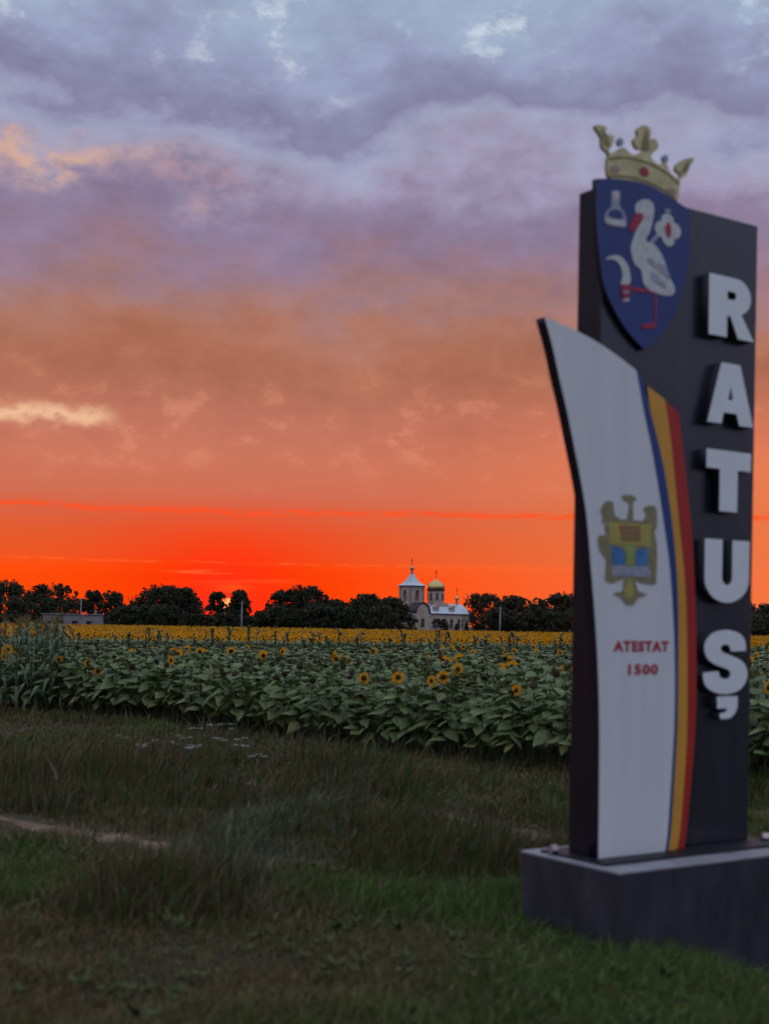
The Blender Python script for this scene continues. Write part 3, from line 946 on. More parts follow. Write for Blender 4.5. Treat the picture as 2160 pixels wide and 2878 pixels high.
# ------------------------------------------------------------------ trees
def leaf_cloud(centers, radii, per, size, rs):
    """small leaf faces spread through clumps"""
    V, T = [], []
    C = np.repeat(np.array(centers), per, axis=0)
    Rr = np.repeat(np.array(radii), per)
    n = len(C)
    d = rs.normal(size=(n, 3))
    d /= np.linalg.norm(d, axis=1)[:, None]
    rad = Rr * np.clip(rs.normal(.80, .26, n), .05, 1.5)
    P = C + d * rad[:, None] * np.array([1, 1, .85])
    a = rs.normal(size=(n, 3))
    a /= np.linalg.norm(a, axis=1)[:, None]
    b = np.cross(a, rs.normal(size=(n, 3)))
    b /= np.linalg.norm(b, axis=1)[:, None]
    s = size * rs.uniform(.55, 1.35, n)[:, None]
    V = np.stack([P - a * s, P + b * s * .55, P + a * s, P - b * s * .55], 1).reshape(-1, 3)
    k = np.arange(n)[:, None] * 4
    T = np.concatenate([k + np.array([[0, 1, 2]]), k + np.array([[0, 2, 3]])])
    return V, T


def tree(name, label, x, y, h, w, seed, cat='tree', group='trees along the village edge', low=.0, open_=.0, mt='tree', clumps=46, per=95, size=.30):
    rs = np.random.default_rng(seed)
    o = tag(empty(name, (x, y, 0)), label, cat, group)
    tb = MB()
    th = h * .42
    tb.tube([(0, 0, -.3), (.05, 0, th * .5), (rs.uniform(-.2, .2), 0, th), (rs.uniform(-.3, .3), 0, h * .75)], [.045 * h * .7, .026 * h, .02 * h, .006 * h], 7)
    for i in range(6):
        a = rs.uniform(0, 6.28)
        z0 = h * rs.uniform(.2, .5)
        L = w * rs.uniform(.28, .42)
        tb.tube([(0, 0, z0), (L * .5 * math.cos(a), L * .5 * math.sin(a), z0 + h * .13), (L * math.cos(a), L * math.sin(a), z0 + h * rs.uniform(.22, .36))], [.014 * h, .009 * h, .003 * h], 5)
    tb.build('trunk', M['bark'], o)
    cs, rr = [], []
    for i in range(clumps):
        u = rs.uniform(0, 1) ** .8
        zz = low * h + (h * .97 - low * h) * u
        f = (zz / h - low) / (1 - low)
        # dome profile: widest at mid height, rounded at the top, bushy at the foot
        prof = math.sqrt(max(0.0, 1 - max(0, (f - .34) / .68) ** 2.0)) * (.90 + .10 * min(1, f / .3))
        a = rs.uniform(0, 6.28)
        rad = w / 2 * prof * (rs.uniform(.2, 1) ** .55) * (1 - .18 * rs.uniform())
        r = (.085 * h + .045 * w) * rs.uniform(.65, 1.25)
        if f > .5:
            r *= (1 - open_ * .5) * rs.uniform(.70, 1.10)
        cs.append((rad * math.cos(a), rad * math.sin(a) * .8, min(zz, h - r * .75)))
        rr.append(r)
    # thin leafy twigs breaking the outline
    for i in range(int(clumps * .9)):
        a = rs.uniform(0, 6.28)
        f = rs.uniform(.4, 1)
        prof = math.sqrt(max(0.0, 1 - max(0, (f - .38) / .64) ** 2.1))
        cs.append((w / 2 * prof * math.cos(a), w / 2 * prof * math.sin(a) * .7, h * (low + (1.02 - low) * f)))
        rr.append(.032 * h * rs.uniform(.5, 1.4))
    V1, T1 = leaf_cloud(cs[:clumps], rr[:clumps], per, size, rs)
    V2, T2_ = leaf_cloud(cs[clumps:], rr[clumps:], max(10, per // 5), size * .8, rs)
    obj('crown', np_mesh('crown', np.concatenate([V1, V2]), np.concatenate([T1, T2_ + len(V1)]), [M[mt]]), o)
    return o


TREES = [
    (-78.5, 276, 9.9, 10.5, 'tall dark tree at the far left end of the tree line', 0, 'tree'),
    (-70.0, 285, 9.5, 11.0, 'dark rounded tree sloping down behind the grey outbuilding', 0, 'tree'),
    (-61.6, 286, 8.4, 5.0, 'thin open-crowned tree just right of the pole behind the outbuilding', .5, 'tree'),
    (-57.2, 284, 8.2, 5.2, 'small upright tree above the right end of the outbuilding', .3, 'tree'),
    (-52.4, 286, 6.0, 5.5, 'low bushy tree left of the broad domed tree', .3, 'tree'),
    (-46.5, 285, 9.7, 11.5, 'broad domed dark tree left of the setting sun, its left half', 0, 'tree'),
    (-42.6, 283, 9.2, 7.2, 'broad dark tree next left of the setting sun', 0, 'tree'),
    (-35.3, 285, 8.6, 4.0, 'narrow tree with thin crown standing before the sun', .6, 'tree'),
    (-30.5, 284, 8.9, 3.7, 'narrow dark tree behind the pole, right of the sun', .2, 'tree'),
    (-26.4, 286, 4.7, 3.6, 'low shrubby tree in the red gap right of the pole', .3, 'tree'),
    (-20.5, 285, 9.0, 7.5, 'dark tree on the left shoulder of the big central tree', .1, 'tree'),
    (-16.6, 284, 10.0, 9.0, 'big central dark tree with an airy rounded top', .25, 'tree'),
    (-10.9, 286, 7.3, 7.5, 'lower tree sloping down right of the big central tree', 0, 'tree'),
    (-4.0, 285, 8.6, 7.4, 'bushy dark tree left of the church', .2, 'tree2'),
    (1.5, 283, 7.8, 6.4, 'dark tree touching the left side of the church tower', .1, 'tree2'),
    (25.6, 350, 10.6, 9.8, 'rounded olive-dark tree right behind the church apse', 0, 'tree2'),
    (27.2, 285, 8.7, 8.0, 'olive-dark tree behind the pole right of the church', .1, 'tree2'),
    (32.8, 288, 8.2, 5.4, 'slim tree beyond the dip right of the church pole', .3, 'tree2'),
    (38.0, 284, 9.3, 8.6, 'dark tree half hidden by the left edge of the sign', .1, 'tree2'),
    (47.0, 287, 8.8, 10.0, 'dark tree hidden behind the sign panel', 0, 'tree2'),
    (57.0, 285, 8.2, 10.0, 'dark tree hidden behind the sign flag stripes', 0, 'tree2'),
    (67.0, 287, 8.0, 10.5, 'dark tree hidden behind the sign letters', 0, 'tree2'),
    (78.0, 284, 7.8, 11.0, 'dark tree showing just right of the sign', 0, 'tree2'),
    (90.0, 288, 9.0, 12.0, 'dark tree at the right end of the tree line', 0, 'tree2'),
    (-91.0, 285, 9.0, 12.0, 'dark tree beyond the left end of the outbuilding', 0, 'tree'),
]
for i, (x, y, h, w, lab, op, mt) in enumerate(TREES):
    tree('broadleaf_tree', lab, x, y, h, w * (1.28 if op < .3 else 1.12), 100 + i, low=.0, open_=op, mt=mt, clumps=72 if op < .3 else 46, per=110 if op < .3 else 75)
ordn = ['first', 'second', 'third', 'fourth', 'fifth', 'sixth', 'seventh', 'eighth', 'ninth', 'tenth', 'eleventh', 'twelfth', 'thirteenth', 'fourteenth', 'fifteenth', 'sixteenth',
        'seventeenth', 'eighteenth', 'nineteenth', 'twentieth', 'twenty-first']
SHRUBS = [(-84, 270, 5.4, 10), (-75, 268, 5.6, 10), (-66.5, 272, 5.4, 9), (-50.5, 268, 4.2, 9), (-44, 266, 4.6, 9), (-37.2, 268, 3.7, 7), (-31.6, 268, 4.0, 6.5),
          (-26.2, 267, 3.3, 6.5), (-20.5, 266, 4.6, 8), (-13.5, 268, 4.8, 8.5), (-7.5, 267, 4.8, 8), (-1.5, 266, 5.0, 7.5), (22.6, 268, 5.0, 6.0), (25.5, 267, 4.4, 8), (31.5, 267, 5.0, 8),
          (38, 268, 5.0, 8.5), (46, 268, 5, 9.5), (55, 268, 4.8, 10), (65, 268, 4.8, 10), (75, 267, 4.6, 10), (85, 268, 5, 11)]
for i, (x, y, h, w) in enumerate(SHRUBS):
    tree('dark_shrub', 'dense dark hedge shrub under the tree line, %s from the left' % ordn[i], x, y, h * (1.2 if abs(x + 32) > 9 else 1.0), w * 1.2, 300 + i, 'shrub', 'shrubs under the tree line', low=.0, mt='tree' if x < -6 else 'tree2', clumps=44, per=95, size=.30)
tree('brown_shrub', 'brownish thin shrub in front of the church nave', 13.2, 322, 3.9, 4.6, 401, 'shrub', low=.03, open_=.3, mt='tree2', clumps=24, per=70, size=.24)
tree('brown_shrub', 'low dark shrub beside the church porch', 6.6, 320, 4.4, 3.2, 402, 'shrub', low=.05, open_=.4, mt='tree2', clumps=16, per=60, size=.24)
for i, (x, h, lab) in enumerate(((14.6, 3.3, 'small dark conical thuja left of the apse window'), (17.0, 3.0, 'small dark conical thuja under the apse window'), (19.4, 3.3, 'small dark conical thuja at the right end of the church'))):
    o = tag(empty('thuja', (x, 320, 0)), lab, 'shrub', 'thujas before the church')
    MB().tube([(0, 0, -.2), (0, 0, h * .6)], [.09, .03], 6).build('trunk', M['bark'], o)
    rs = np.random.default_rng(500 + i)
    zz = np.linspace(.2, h * .9, 16)
    V, T = leaf_cloud([(rs.normal(0, .05), rs.normal(0, .05), z) for z in zz], [.62 * (1 - (z / h) ** 1.4) + .12 for z in zz], 60, .16, rs)
    obj('crown', np_mesh('crown', V, T, [M['tree']]), o)


# ------------------------------------------------------------------ sunflower pieces
def leaf_verts(droop, cup, seg):
    """heart-shaped blade on a short petiole along +X, unit length"""
    st = [(.22, .0), (.17, .24), (.34, .47), (.58, .48), (.84, .31), (1.02, .13), (1.16, 0)] if seg else [(.2, .0), (.34, .45), (.75, .36), (1.15, 0)]
    z = lambda s: .22 * s - droop * s * s
    V, F = [(0, -.012, 0), (0, .012, 0), (.22, .012, z(.22)), (.22, -.012, z(.22))], [(0, 3, 2, 1)]
    prev = None
    for s, w in st:
        i = len(V)
        if w == 0:
            V.append((s, 0, z(s)))
            cur = (i, i, i)
        else:
            V += [(s - .08 * (w > .3), -w, z(s) - cup * w), (s, 0, z(s)), (s - .08 * (w > .3), w, z(s) - cup * w)]
            cur = (i, i + 1, i + 2)
        if prev:
            for a, b in ((0, 1), (1, 2)):
                q = [prev[a], cur[a], cur[b], prev[b]]
                q = list(dict.fromkeys(q))
                if len(q) > 2:
                    F.append(tuple(q))
        prev = cur
    return V, F


LEAFM = []
for k, (dr, cu) in enumerate(((.42, .18), (.60, .28), (.28, .10), (.78, .35))):
    V, F = leaf_verts(dr, cu, True)
    LEAFM.append([mesh('leaf', V, F, M[mm], smooth=True) for mm in ('leaf', 'leaf2')])
OLDLEAF = mesh('leaf', *leaf_verts(.9, .4, True), M['leaf_old'], smooth=True)
STEM = []
for k in range(3):
    b = MB().tube([(0, 0, -.1), (.01 * k, .01, .4), (.02, -.015 * k, .9), (0, 0, 1.30), (.03, 0, 1.42), (.075, 0, 1.455)], [.017, .016, .014, .011, .010, .009], 6)
    STEM.append(mesh('stem', b.V, b.F, M['stem'], smooth=True))


def head_parts(n=17, rd=.075, pl=.085, seed=1, open_=True):
    """flower head facing +X: back of sepals, dark disc; ring of petals apart"""
    rs = random.Random(seed)
    b = MB()
    N = 12
    ring = lambda r, x: [(x, r * math.cos(2 * math.pi * i / N), r * math.sin(2 * math.pi * i / N)) for i in range(N)]
    V = ring(.018, -.045) + ring(rd * .95, -.012) + ring(rd, .006) + ring(rd * .55, .022) + [(.024, 0, 0)]
    F, mi = [], []
    for j in range(3):
        for i in range(N):
            F.append((j * N + i, j * N + (i + 1) % N, (j + 1) * N + (i + 1) % N, (j + 1) * N + i))
            mi.append(0 if j < 2 else 1)
    for i in range(N):
        F.append((3 * N + i, 3 * N + (i + 1) % N, 4 * N))
        mi.append(1)
    # pointed green sepals
    for i in range(12):
        a = 2 * math.pi * i / 12 + rs.uniform(-.1, .1)
        c, s = math.cos(a), math.sin(a)
        L = rd * 1.45
        o = len(V)
        V += [(-.012, rd * .7 * c - .022 * s, rd * .7 * s + .022 * c), (-.012, rd * .7 * c + .022 * s, rd * .7 * s - .022 * c), (.0 if open_ else .035, L * c, L * s)]
        F.append((o, o + 1, o + 2))
        mi.append(0)
    P, Q = [], []
    for i in range(n):
        a = 2 * math.pi * i / n + rs.uniform(-.08, .08)
        c, s = math.cos(a), math.sin(a)
        L = rd + pl * rs.uniform(.75, 1.1)
        wv = .021
        x1 = rs.uniform(-.02, .03)
        o = len(P)
        mid = rd + (L - rd) * .5
        P += [(.004, rd * .88 * c - wv * .5 * s, rd * .88 * s + wv * .5 * c), (.004, rd * .88 * c + wv * .5 * s, rd * .88 * s - wv * .5 * c),
              (.012, mid * c + wv * s, mid * s - wv * c), (x1, L * c, L * s), (.012, mid * c - wv * s, mid * s + wv * c)]
        Q += [(o, o + 1, o + 2, o + 4), (o + 4, o + 2, o + 3)]
    return (V, F, mi), (P, Q)


HEADS, PETALS, BUDS = [], [], []
for k in range(3):
    (V, F, mi), (P, Q) = head_parts(seed=k, rd=.050 + .006 * k, pl=.086)
    HEADS.append(mesh('flower_head', V, F, [M['sepal'], M['disc']], mi, True))
    PETALS.append(mesh('petals', P, Q, M['petal']))
    (V, F, mi), _ = head_parts(seed=10 + k, rd=.055 + .008 * k, open_=False)
    BUDS.append(mesh('flower_head', V, F, [M['sepal'], M['disc']], mi, True))


def sunflower(x, y, H, label, group, rs, bloom=None, nleaf=14):
    """one plant: stem, separate leaves, flower head (with petals when open)"""
    o = empty('sunflower', (x, y, gz(x, y)), rs.uniform(0, 6.28))
    tag(o, label, 'sunflower', group)
    k = H / 1.45
    obj('stem', rs.choice(STEM), o, sc=k)
    a = rs.uniform(0, 6.28)
    for i in range(nleaf):
        f = i / (nleaf - 1)
        z = H * (.36 + .63 * f)
        L = (.175 + .085 * math.sin(math.pi * min(1, f * .9 + .12))) * rs.uniform(.75, 1.3)
        if i == 0 and rs.random() < .30:
            me = OLDLEAF
        else:
            me = LEAFM[rs.choice((0, 0, 1, 2, 3) if f > .4 else (1, 3, 3))][0 if rs.random() < .6 else 1]
        obj('leaf', me, o, (0, 0, z), (rs.uniform(-.5, .5), rs.uniform(-.45, .35) - .15 * f, a), L)
        a += 2.4 + rs.uniform(-.6, .6)
    if bloom is not None:
        yaw = bloom - o.rotation_euler.z
        h = obj('flower_head', rs.choice(HEADS), o, (.05 * k * math.cos(yaw), .05 * k * math.sin(yaw), H + .03), (0, rs.uniform(-.05, .25), yaw), rs.uniform(.78, .95))
        obj('petals', rs.choice(PETALS), h)
    else:
        obj('flower_head', rs.choice(BUDS), o, (.075 * k, 0, 1.455 * k), (0, rs.uniform(-.6, .9), 0), rs.uniform(.8, 1.15))
    return o


# open blooms facing the road: x, y, height of the head
BLOOMS = [(-7.76, 32.28, 1.35), (-6.84, 31.4, 1.31), (-6.57, 31.14, 1.13), (-4.55, 29.21, 1.47), (-4.44, 43.71, 1.5), (-1.07, 31.36, 1.5), (-0.45, 25.28, 0.95), (-0.36, 25.19, 1.31), (0.26, 24.59, 1.36), (1.04, 32.74, 1.5), (0.88, 24.0, 1.33), (2.9, 66.54, 1.5), (1.05, 23.84, 1.41), (1.39, 25.32, 1.5), (3.08, 52.77, 1.5), (4.26, 48.5, 1.5), (4.39, 45.95, 1.5), (2.2, 22.73, 1.25), (5.93, 53.93, 1.5), (5.73, 44.09, 1.5), (6.49, 23.4, 1.5), (5.53, 19.55, 1.5)]
rs = random.Random(5)
for i, (x, y, z) in enumerate(BLOOMS):
    if i < 20:
        lab = 'open yellow sunflower, %s from the left among the blooms before the sign' % ordn[i]
    else:
        lab = 'open yellow sunflower, %s of the two blooms right of the sign' % ('upper' if i == 20 else 'lower')
    sunflower(x, y, z - gz(x, y) - .03, lab, 'open sunflower blooms', rs, bloom=math.atan2(-y, -x) + rs.uniform(-.9, .9))
taken = [(x, y) for x, y, z in BLOOMS]
n_ind = 0
spots = []
for row in range(6):
    s = -3.5
    while s < 24:
        s += rs.uniform(.28, .42)
        d = .18 + row * .66 + rs.uniform(-.12, .12)
        spots.append((row, -9.1 + s * .722 + d * .692, 33.4 - s * .692 + d * .722))
spots.sort(key=lambda q: q[0])
front_rest = []
for row, x, y in spots:
    vis = abs(x) / y < .325 and y > 14 and x / y > -.235
    hidden = .155 < x / y < .262
    if vis and not hidden and n_ind < 278:
        sunflower(x, y, rs.uniform(1.30, 1.56) - .10 * (row == 0), 'leafy green sunflower with a drooping green head in the front rows of the field', 'sunflowers in the front rows', rs)
        n_ind += 1
    else:
        front_rest.append((x, y))


# ------------------------------------------------------------------ the rest of the crop
def template(seed, leaves, head, far=False):
    rs = random.Random(seed)
    V, F, mi = [], [], []

    def put(Vs, Fs, Ms, mtx):
        o = len(V)
        V.extend([tuple(mtx @ Vector(v)) for v in Vs])
        for f, k in zip(Fs, Ms):
            for j in range(1, len(f) - 1):
                F.append((o + f[0], o + f[j], o + f[j + 1]))
                mi.append(k)
    put([(-.012, 0, 0), (.012, 0, 0), (.012, 0, 1.42), (-.012, 0, 1.42), (0, -.012, 0), (0, .012, 0), (0, .012, 1.42), (0, -.012, 1.42)], [(0, 1, 2, 3), (4, 5, 6, 7)], [0, 0], Matrix())
    a = rs.uniform(0, 6.28)
    for i in range(leaves):
        f = i / max(1, leaves - 1)
        z = 1.42 * ((.25 + .75 * f) if not far else (.7 + .25 * f))
        L = (.22 + .13 * math.sin(math.pi * min(1, f * .9 + .12))) * rs.uniform(.85, 1.25)
        lv, lf = leaf_verts(rs.uniform(.25, .7), rs.uniform(.1, .3), not far and i > leaves // 2)
        mtx = Matrix.Translation((0, 0, z)) @ Matrix.Rotation(a, 4, 'Z') @ Matrix.Rotation(rs.uniform(-.3, .15), 4, 'Y') @ Matrix.Scale(L, 4)
        put(lv, lf, [1 if rs.random() < .6 else 2] * len(lf), mtx)
        a += 2.4
    if head == 'bud':
        (hv, hf, hm), _ = head_parts(seed=seed, rd=.055, open_=False)
        put(hv, hf, [3 if k == 0 else 4 for k in hm], Matrix.Translation((.07, 0, 1.41)) @ Matrix.Rotation(rs.uniform(-.6, .9), 4, 'Y'))
    elif head == 'open':
        N = 9
        rd, ro = .055, rs.uniform(.125, .155)
        hv = [(.0, rd * math.cos(2 * math.pi * i / N), rd * math.sin(2 * math.pi * i / N)) for i in range(N)]
        hv += [(rs.uniform(-.02, .03), ro * rs.uniform(.8, 1.1) * math.cos(2 * math.pi * i / N), ro * rs.uniform(.8, 1.1) * math.sin(2 * math.pi * i / N)) for i in range(N)]
        hf = [(i, (i + 1) % N, N + (i + 1) % N, N + i) for i in range(N)] + [tuple(range(N))]
        put(hv, hf, [5] * N + [4], Matrix.Translation((.05, 0, 1.40)) @ Matrix.Rotation(rs.uniform(-.1, .35), 4, 'Y'))
    return np.array(V), np.array(F), np.array(mi)


CROP = ['stem', 'leaf', 'leaf2', 'sepal', 'disc', 'petal']


def scatter(name, temps, pos, yaw, sc, pick, label, cat=None):
    VV, TT, MM, o = [], [], [], 0
    for k, (V, T, mi) in enumerate(temps):
        idx = np.nonzero(pick == k)[0]
        if not len(idx):
            continue
        c, s = np.cos(yaw[idx])[:, None], np.sin(yaw[idx])[:, None]
        S = sc[idx][:, None]
        W = np.stack([(V[None, :, 0] * c - V[None, :, 1] * s) * S + pos[idx, 0:1], (V[None, :, 0] * s + V[None, :, 1] * c) * S + pos[idx, 1:2], V[None, :, 2] * S + pos[idx, 2:3]], -1)
        n, nv = len(idx), len(V)
        VV.append(W.reshape(-1, 3))
        TT.append((T[None] + (np.arange(n) * nv)[:, None, None] + o).reshape(-1, 3))
        MM.append(np.tile(mi, n))
        o += n * nv
    ob = obj(name, np_mesh(name, np.concatenate(VV), np.concatenate(TT), [M[c] for c in CROP], np.concatenate(MM)))
    return tag(ob, label, cat, kind='stuff')


def crop_points(y0, y1, step, margin=3.0, slope=.345):
    P = []
    y = y0
    while y < y1:
        w = slope * y + margin
        n = int(2 * w / step)
        xs = np.linspace(-w, w, n) + rng.normal(0, step * .30, n)
        P.append(np.column_stack([xs, y + rng.normal(0, step * .30, n)]))
        y += step
    return np.concatenate(P)


BOUND = lambda x: 49 + .35 * x        # where the green crop ends and the blooming one begins
P = crop_points(16, 64, .47)
ed = edge_dist(P[:, 0], P[:, 1])
ok = (ed > 3.4) & (P[:, 1] < BOUND(P[:, 0]) - 1.0)
corn_zone = lambda x, y: (x < -.235 * y) & (y < 46)
ok &= ~corn_zone(P[:, 0], P[:, 1])
P = P[ok]
P = np.concatenate([P, np.array(front_rest)]) if front_rest else P
n = len(P)
pos = np.column_stack([P, ground_z(P[:, 0], P[:, 1])])
temps = [template(20 + k, 9, 'bud') for k in range(5)] + [template(30, 9, 'open')]
pick = rng.integers(0, 5, n)
pick[rng.uniform(size=n) < .045] = 5
yaw = rng.uniform(0, 6.28, n)
yaw[pick == 5] = -1.57 + rng.normal(0, .7, (pick == 5).sum())
scatter('sunflower_crop', temps, pos, yaw, rng.uniform(.90, 1.08, n), pick, 'green sunflower crop behind the front rows, heads still closed', 'crop')

P = np.concatenate([crop_points(40, 100, .68, 4), crop_points(100, 180, 1.35, 6), crop_points(180, 252, 1.9, 8)])
P = P[(P[:, 1] > BOUND(P[:, 0]) + 29.0) & (P[:, 1] < 252)]
n = len(P)
pos = np.column_stack([P, np.zeros(n)])
temps = [template(40 + k, 4, 'open', True) for k in range(6)]
scatter('blooming_sunflower_crop', temps, pos, -1.57 + .15 + rng.normal(0, .45, n), rng.uniform(.93, 1.07, n), rng.integers(0, 6, n), 'yellow blooming sunflower field in front of the tree line', 'crop')


# ------------------------------------------------------------------ maize
def corn_leaf(L, arch_, droop, w, seed):
    rs = random.Random(seed)
    V, F = [], []
    n = 7
    for i in range(n + 1):
        u = i / n
        x, z = L * u * (1 - .25 * u * droop), L * (arch_ * u - (arch_ + droop) * u * u * .9)
        ww = w * math.sin(math.pi * min(1, .12 + u * .88)) if i < n else .001
        tw = .02 * math.sin(u * 9 + seed)
        V += [(x, -ww, z + .012 + tw), (x, ww, z + .012 - tw)]
        if i:
            a = 2 * i
            F.append((a - 2, a, a + 1, a - 1))
    return V, F


CL = {mm: [mesh('leaf', *corn_leaf(.75, .75 + .2 * k, .25 + .25 * k, .052, k), M[mm], smooth=True) for k in range(4)] for mm in ('corn', 'corn_dark')}
b = MB().tube([(0, 0, -.1), (.01, 0, .8), (0, .01, 1.6), (0, 0, 2.05)], [.018, .016, .012, .006], 6)
CSTALK = mesh('stalk', b.V, b.F, M['corn_dark'], smooth=True)
b = MB()
for k in range(6):
    a = k * 1.05
    b.tube([(0, 0, 2.0), (.06 * math.cos(a), .06 * math.sin(a), 2.14), (.13 * math.cos(a), .13 * math.sin(a), 2.20)], [.006, .006, .003], 4)
b.tube([(0, 0, 2.0), (0, 0, 2.3)], [.007, .004], 4)
CTASSEL = mesh('tassel', b.V, b.F, M['tassel'])


def maize(x, y, k, label, group, mm, rs, nl=8, tassel=True):
    o = tag(empty('maize_plant', (x, y, gz(x, y)), rs.uniform(0, 6.28)), label, 'maize', group)
    obj('stalk', CSTALK, o, sc=k)
    a = rs.uniform(0, 3)
    for i in range(nl):
        f = i / (nl - 1)
        obj('leaf', rs.choice(CL[mm]), o, (0, 0, k * (.25 + 1.55 * f)), (0, rs.uniform(-.25, .1) - .25 * f, a), k * rs.uniform(.75, 1.15) * (1 - .25 * f))
        a += math.pi + rs.uniform(-.5, .5)
    if tassel:
        obj('tassel', CTASSEL, o, sc=k)
    return o


rs = random.Random(9)
for i in range(62):
    y = rs.uniform(31.5, 42)
    x = -.298 * y + rs.uniform(-.3, .062 * y)
    if edge_dist(x, y) < -.6:
        x, y = x + .8, y + .8
    maize(x, y, rs.uniform(.90, 1.12), 'tall dark green maize plant in the clump at the left end of the crop', 'maize clump at the left', 'corn', rs)
STRIP = []
for k in range(5):
    r2 = random.Random(70 + k)
    b = MB().tube([(0, 0, -.1), (.02, 0, .9), (.03, .01, 1.85)], [.02, .017, .010], 5)
    a = r2.uniform(0, 3)
    for i in range(8):
        f = i / 7
        V, F = corn_leaf(.62 * r2.uniform(.7, 1.15) * (1 - .2 * f), r2.uniform(.9, 1.5), r2.uniform(.1, .5), .078, k + i)
        mx = Matrix.Translation((.02, 0, .3 + 1.5 * f)) @ Matrix.Rotation(a, 4, 'Z') @ Matrix.Rotation(-.25 - .3 * f, 4, 'Y')
        b.add([mx @ Vector(v) for v in V], F)
        a += math.pi + r2.uniform(-.6, .6)
    STRIP.append(mesh('maize_plant', b.V, b.F, M['corn_dark']))
nst = 0
while nst < 290:
    x = rs.uniform(-20, 23)
    y = BOUND(x) + .2 + 25 * rs.random() ** 1.1
    dens = .5 + .5 * math.sin(x * 2.3) * math.sin(x * .71 + 1) + .35 * math.sin(x * 5.1)
    if rs.random() > dens + .18:
        continue
    k = rs.uniform(.62, .86) if rs.random() < .66 else rs.uniform(.88, 1.04)
    o = obj('maize_plant', rs.choice(STRIP), None, (x, y, 0), (rs.uniform(-.06, .06), rs.uniform(-.06, .06), rs.uniform(0, 6.28)), k)
    tag(o, 'thin dark maize plant between the green crop and the yellow sunflower field', 'maize', 'maize plants between the fields')
    nst += 1


# ------------------------------------------------------------------ grass and weeds on the verge
def blades(name, n, y0, y1, hfun, cfun, wfun, label, keep, lean=.45, seed=1, k=1.):
    r = np.random.default_rng(seed)
    y = np.exp(r.uniform(math.log(y0), math.log(y1), n))
    x = r.uniform(-1, 1, n) * (.33 * y + 1.4)
    q = keep(x, y, r)
    x, y = x[q], y[q]
    n = len(x)
    z = ground_z(x, y) - .01
    h = hfun(x, y, r)
    w = wfun(x, y, r)
    yaw = r.uniform(0, 6.283, n)
    # lean a little along the road, as wind and passing cars leave it
    la = r.normal(0, 1, (n, 2)) * lean * h[:, None] + np.outer(h, (.16, -.10))
    dx, dy = np.cos(yaw) * w, np.sin(yaw) * w
    B = np.stack([x, y, z], 1)
    D = np.stack([dx, dy, np.zeros(n)], 1)
    mid = B + np.stack([la[:, 0] * .32, la[:, 1] * .32, h * .58], 1)
    tip = B + np.stack([la[:, 0], la[:, 1], h * np.sqrt(np.clip(1 - (la ** 2).sum(1) / (h * 1.6) ** 2, .12, 1))], 1)
    V = np.stack([B - D, B + D, mid + D * .8, mid - D * .8, tip], 1).reshape(-1, 3)
    i = (np.arange(n) * 5)[:, None]
    T = np.concatenate([i + np.array([[0, 1, 2]]), i + np.array([[0, 2, 3]]), i + np.array([[3, 2, 4]])])
    c = cfun(x, y, r)
    c = np.repeat(np.column_stack([c, np.ones(n)]), 5, axis=0)
    o = obj(name, np_mesh(name, V, T, [M['blade']], col=c))
    return tag(o, label, kind='stuff')


GREEN, OLIVE, STRAW, DRY = np.array([.080, .118, .028]), np.array([.128, .098, .042]), np.array([.22, .155, .10]), np.array([.165, .118, .062])


def patch(x, y):
    """where the verge is lush (1) or dry (0)"""
    lat = x * AX + y * AY
    p = .40 + 1.1 * wob2(x, y, .9, 21) + .7 * wob2(x, y, 2.6, 22) + .3 * wob2(x, y, 6., 23)
    lush = smoothstep(x + .25 * (y - 10), -2.2, 1.0) * (1 - smoothstep(y, 12.5, 15))
    dry = .6 * smoothstep(-x, .5, 1.9) * (1 - smoothstep(y, 9.5, 12))
    return np.clip(p * .62 + lush * .5 - dry, 0, 1)


def ruts(x, y):
    return np.minimum(seg_dist(x, y, RUT1), seg_dist(x, y, RUT2))


def plinth_free(x, y, m=0.):
    a = (x - 1.676) * AX + (y - 9.5) * AY
    b = -(x - 1.676) * AY + (y - 9.5) * AX
    return ~((a > -m) & (a < 2.12 + m) & (b > -m) & (b < 1.06 + m))


def g_col(x, y, r):
    p = patch(x, y)[:, None]
    c = OLIVE * (1 - p) + GREEN * p
    d = r.uniform(size=len(x))[:, None] < (.20 - .14 * p)
    c = np.where(d, DRY * .9, c)
    rt = np.exp(-(ruts(x, y) / .30) ** 2)[:, None]
    c = c * (1 - rt) + (STRAW * r.uniform(.6, 1.1, (len(x), 1))) * rt
    return c * r.uniform(.65, 1.75, (len(x), 1))


blades('grass', 310000, 6.2, 37, lambda x, y, r: (.065 + .075 * patch(x, y)) * r.uniform(.45, 1.5, len(x)) * (1 - .55 * np.exp(-(ruts(x, y) / .35) ** 2)) * (1 + .5 * np.clip(wob2(x, y, 1.7, 31), -.6, 1)),
       g_col, lambda x, y, r: (.0022 + .00042 * y) * np.exp(r.normal(-.05, .45, len(x))),
       'short dark green verge grass with dry patches', lambda x, y, r: (edge_dist(x, y) < .9) & (r.uniform(size=len(x)) < 1 - (.25 + .35 * np.clip(wob2(x, y, 5., 91), 0, 1)) * np.exp(-(ruts(x, y) / .22) ** 2)) & plinth_free(x, y, .005))


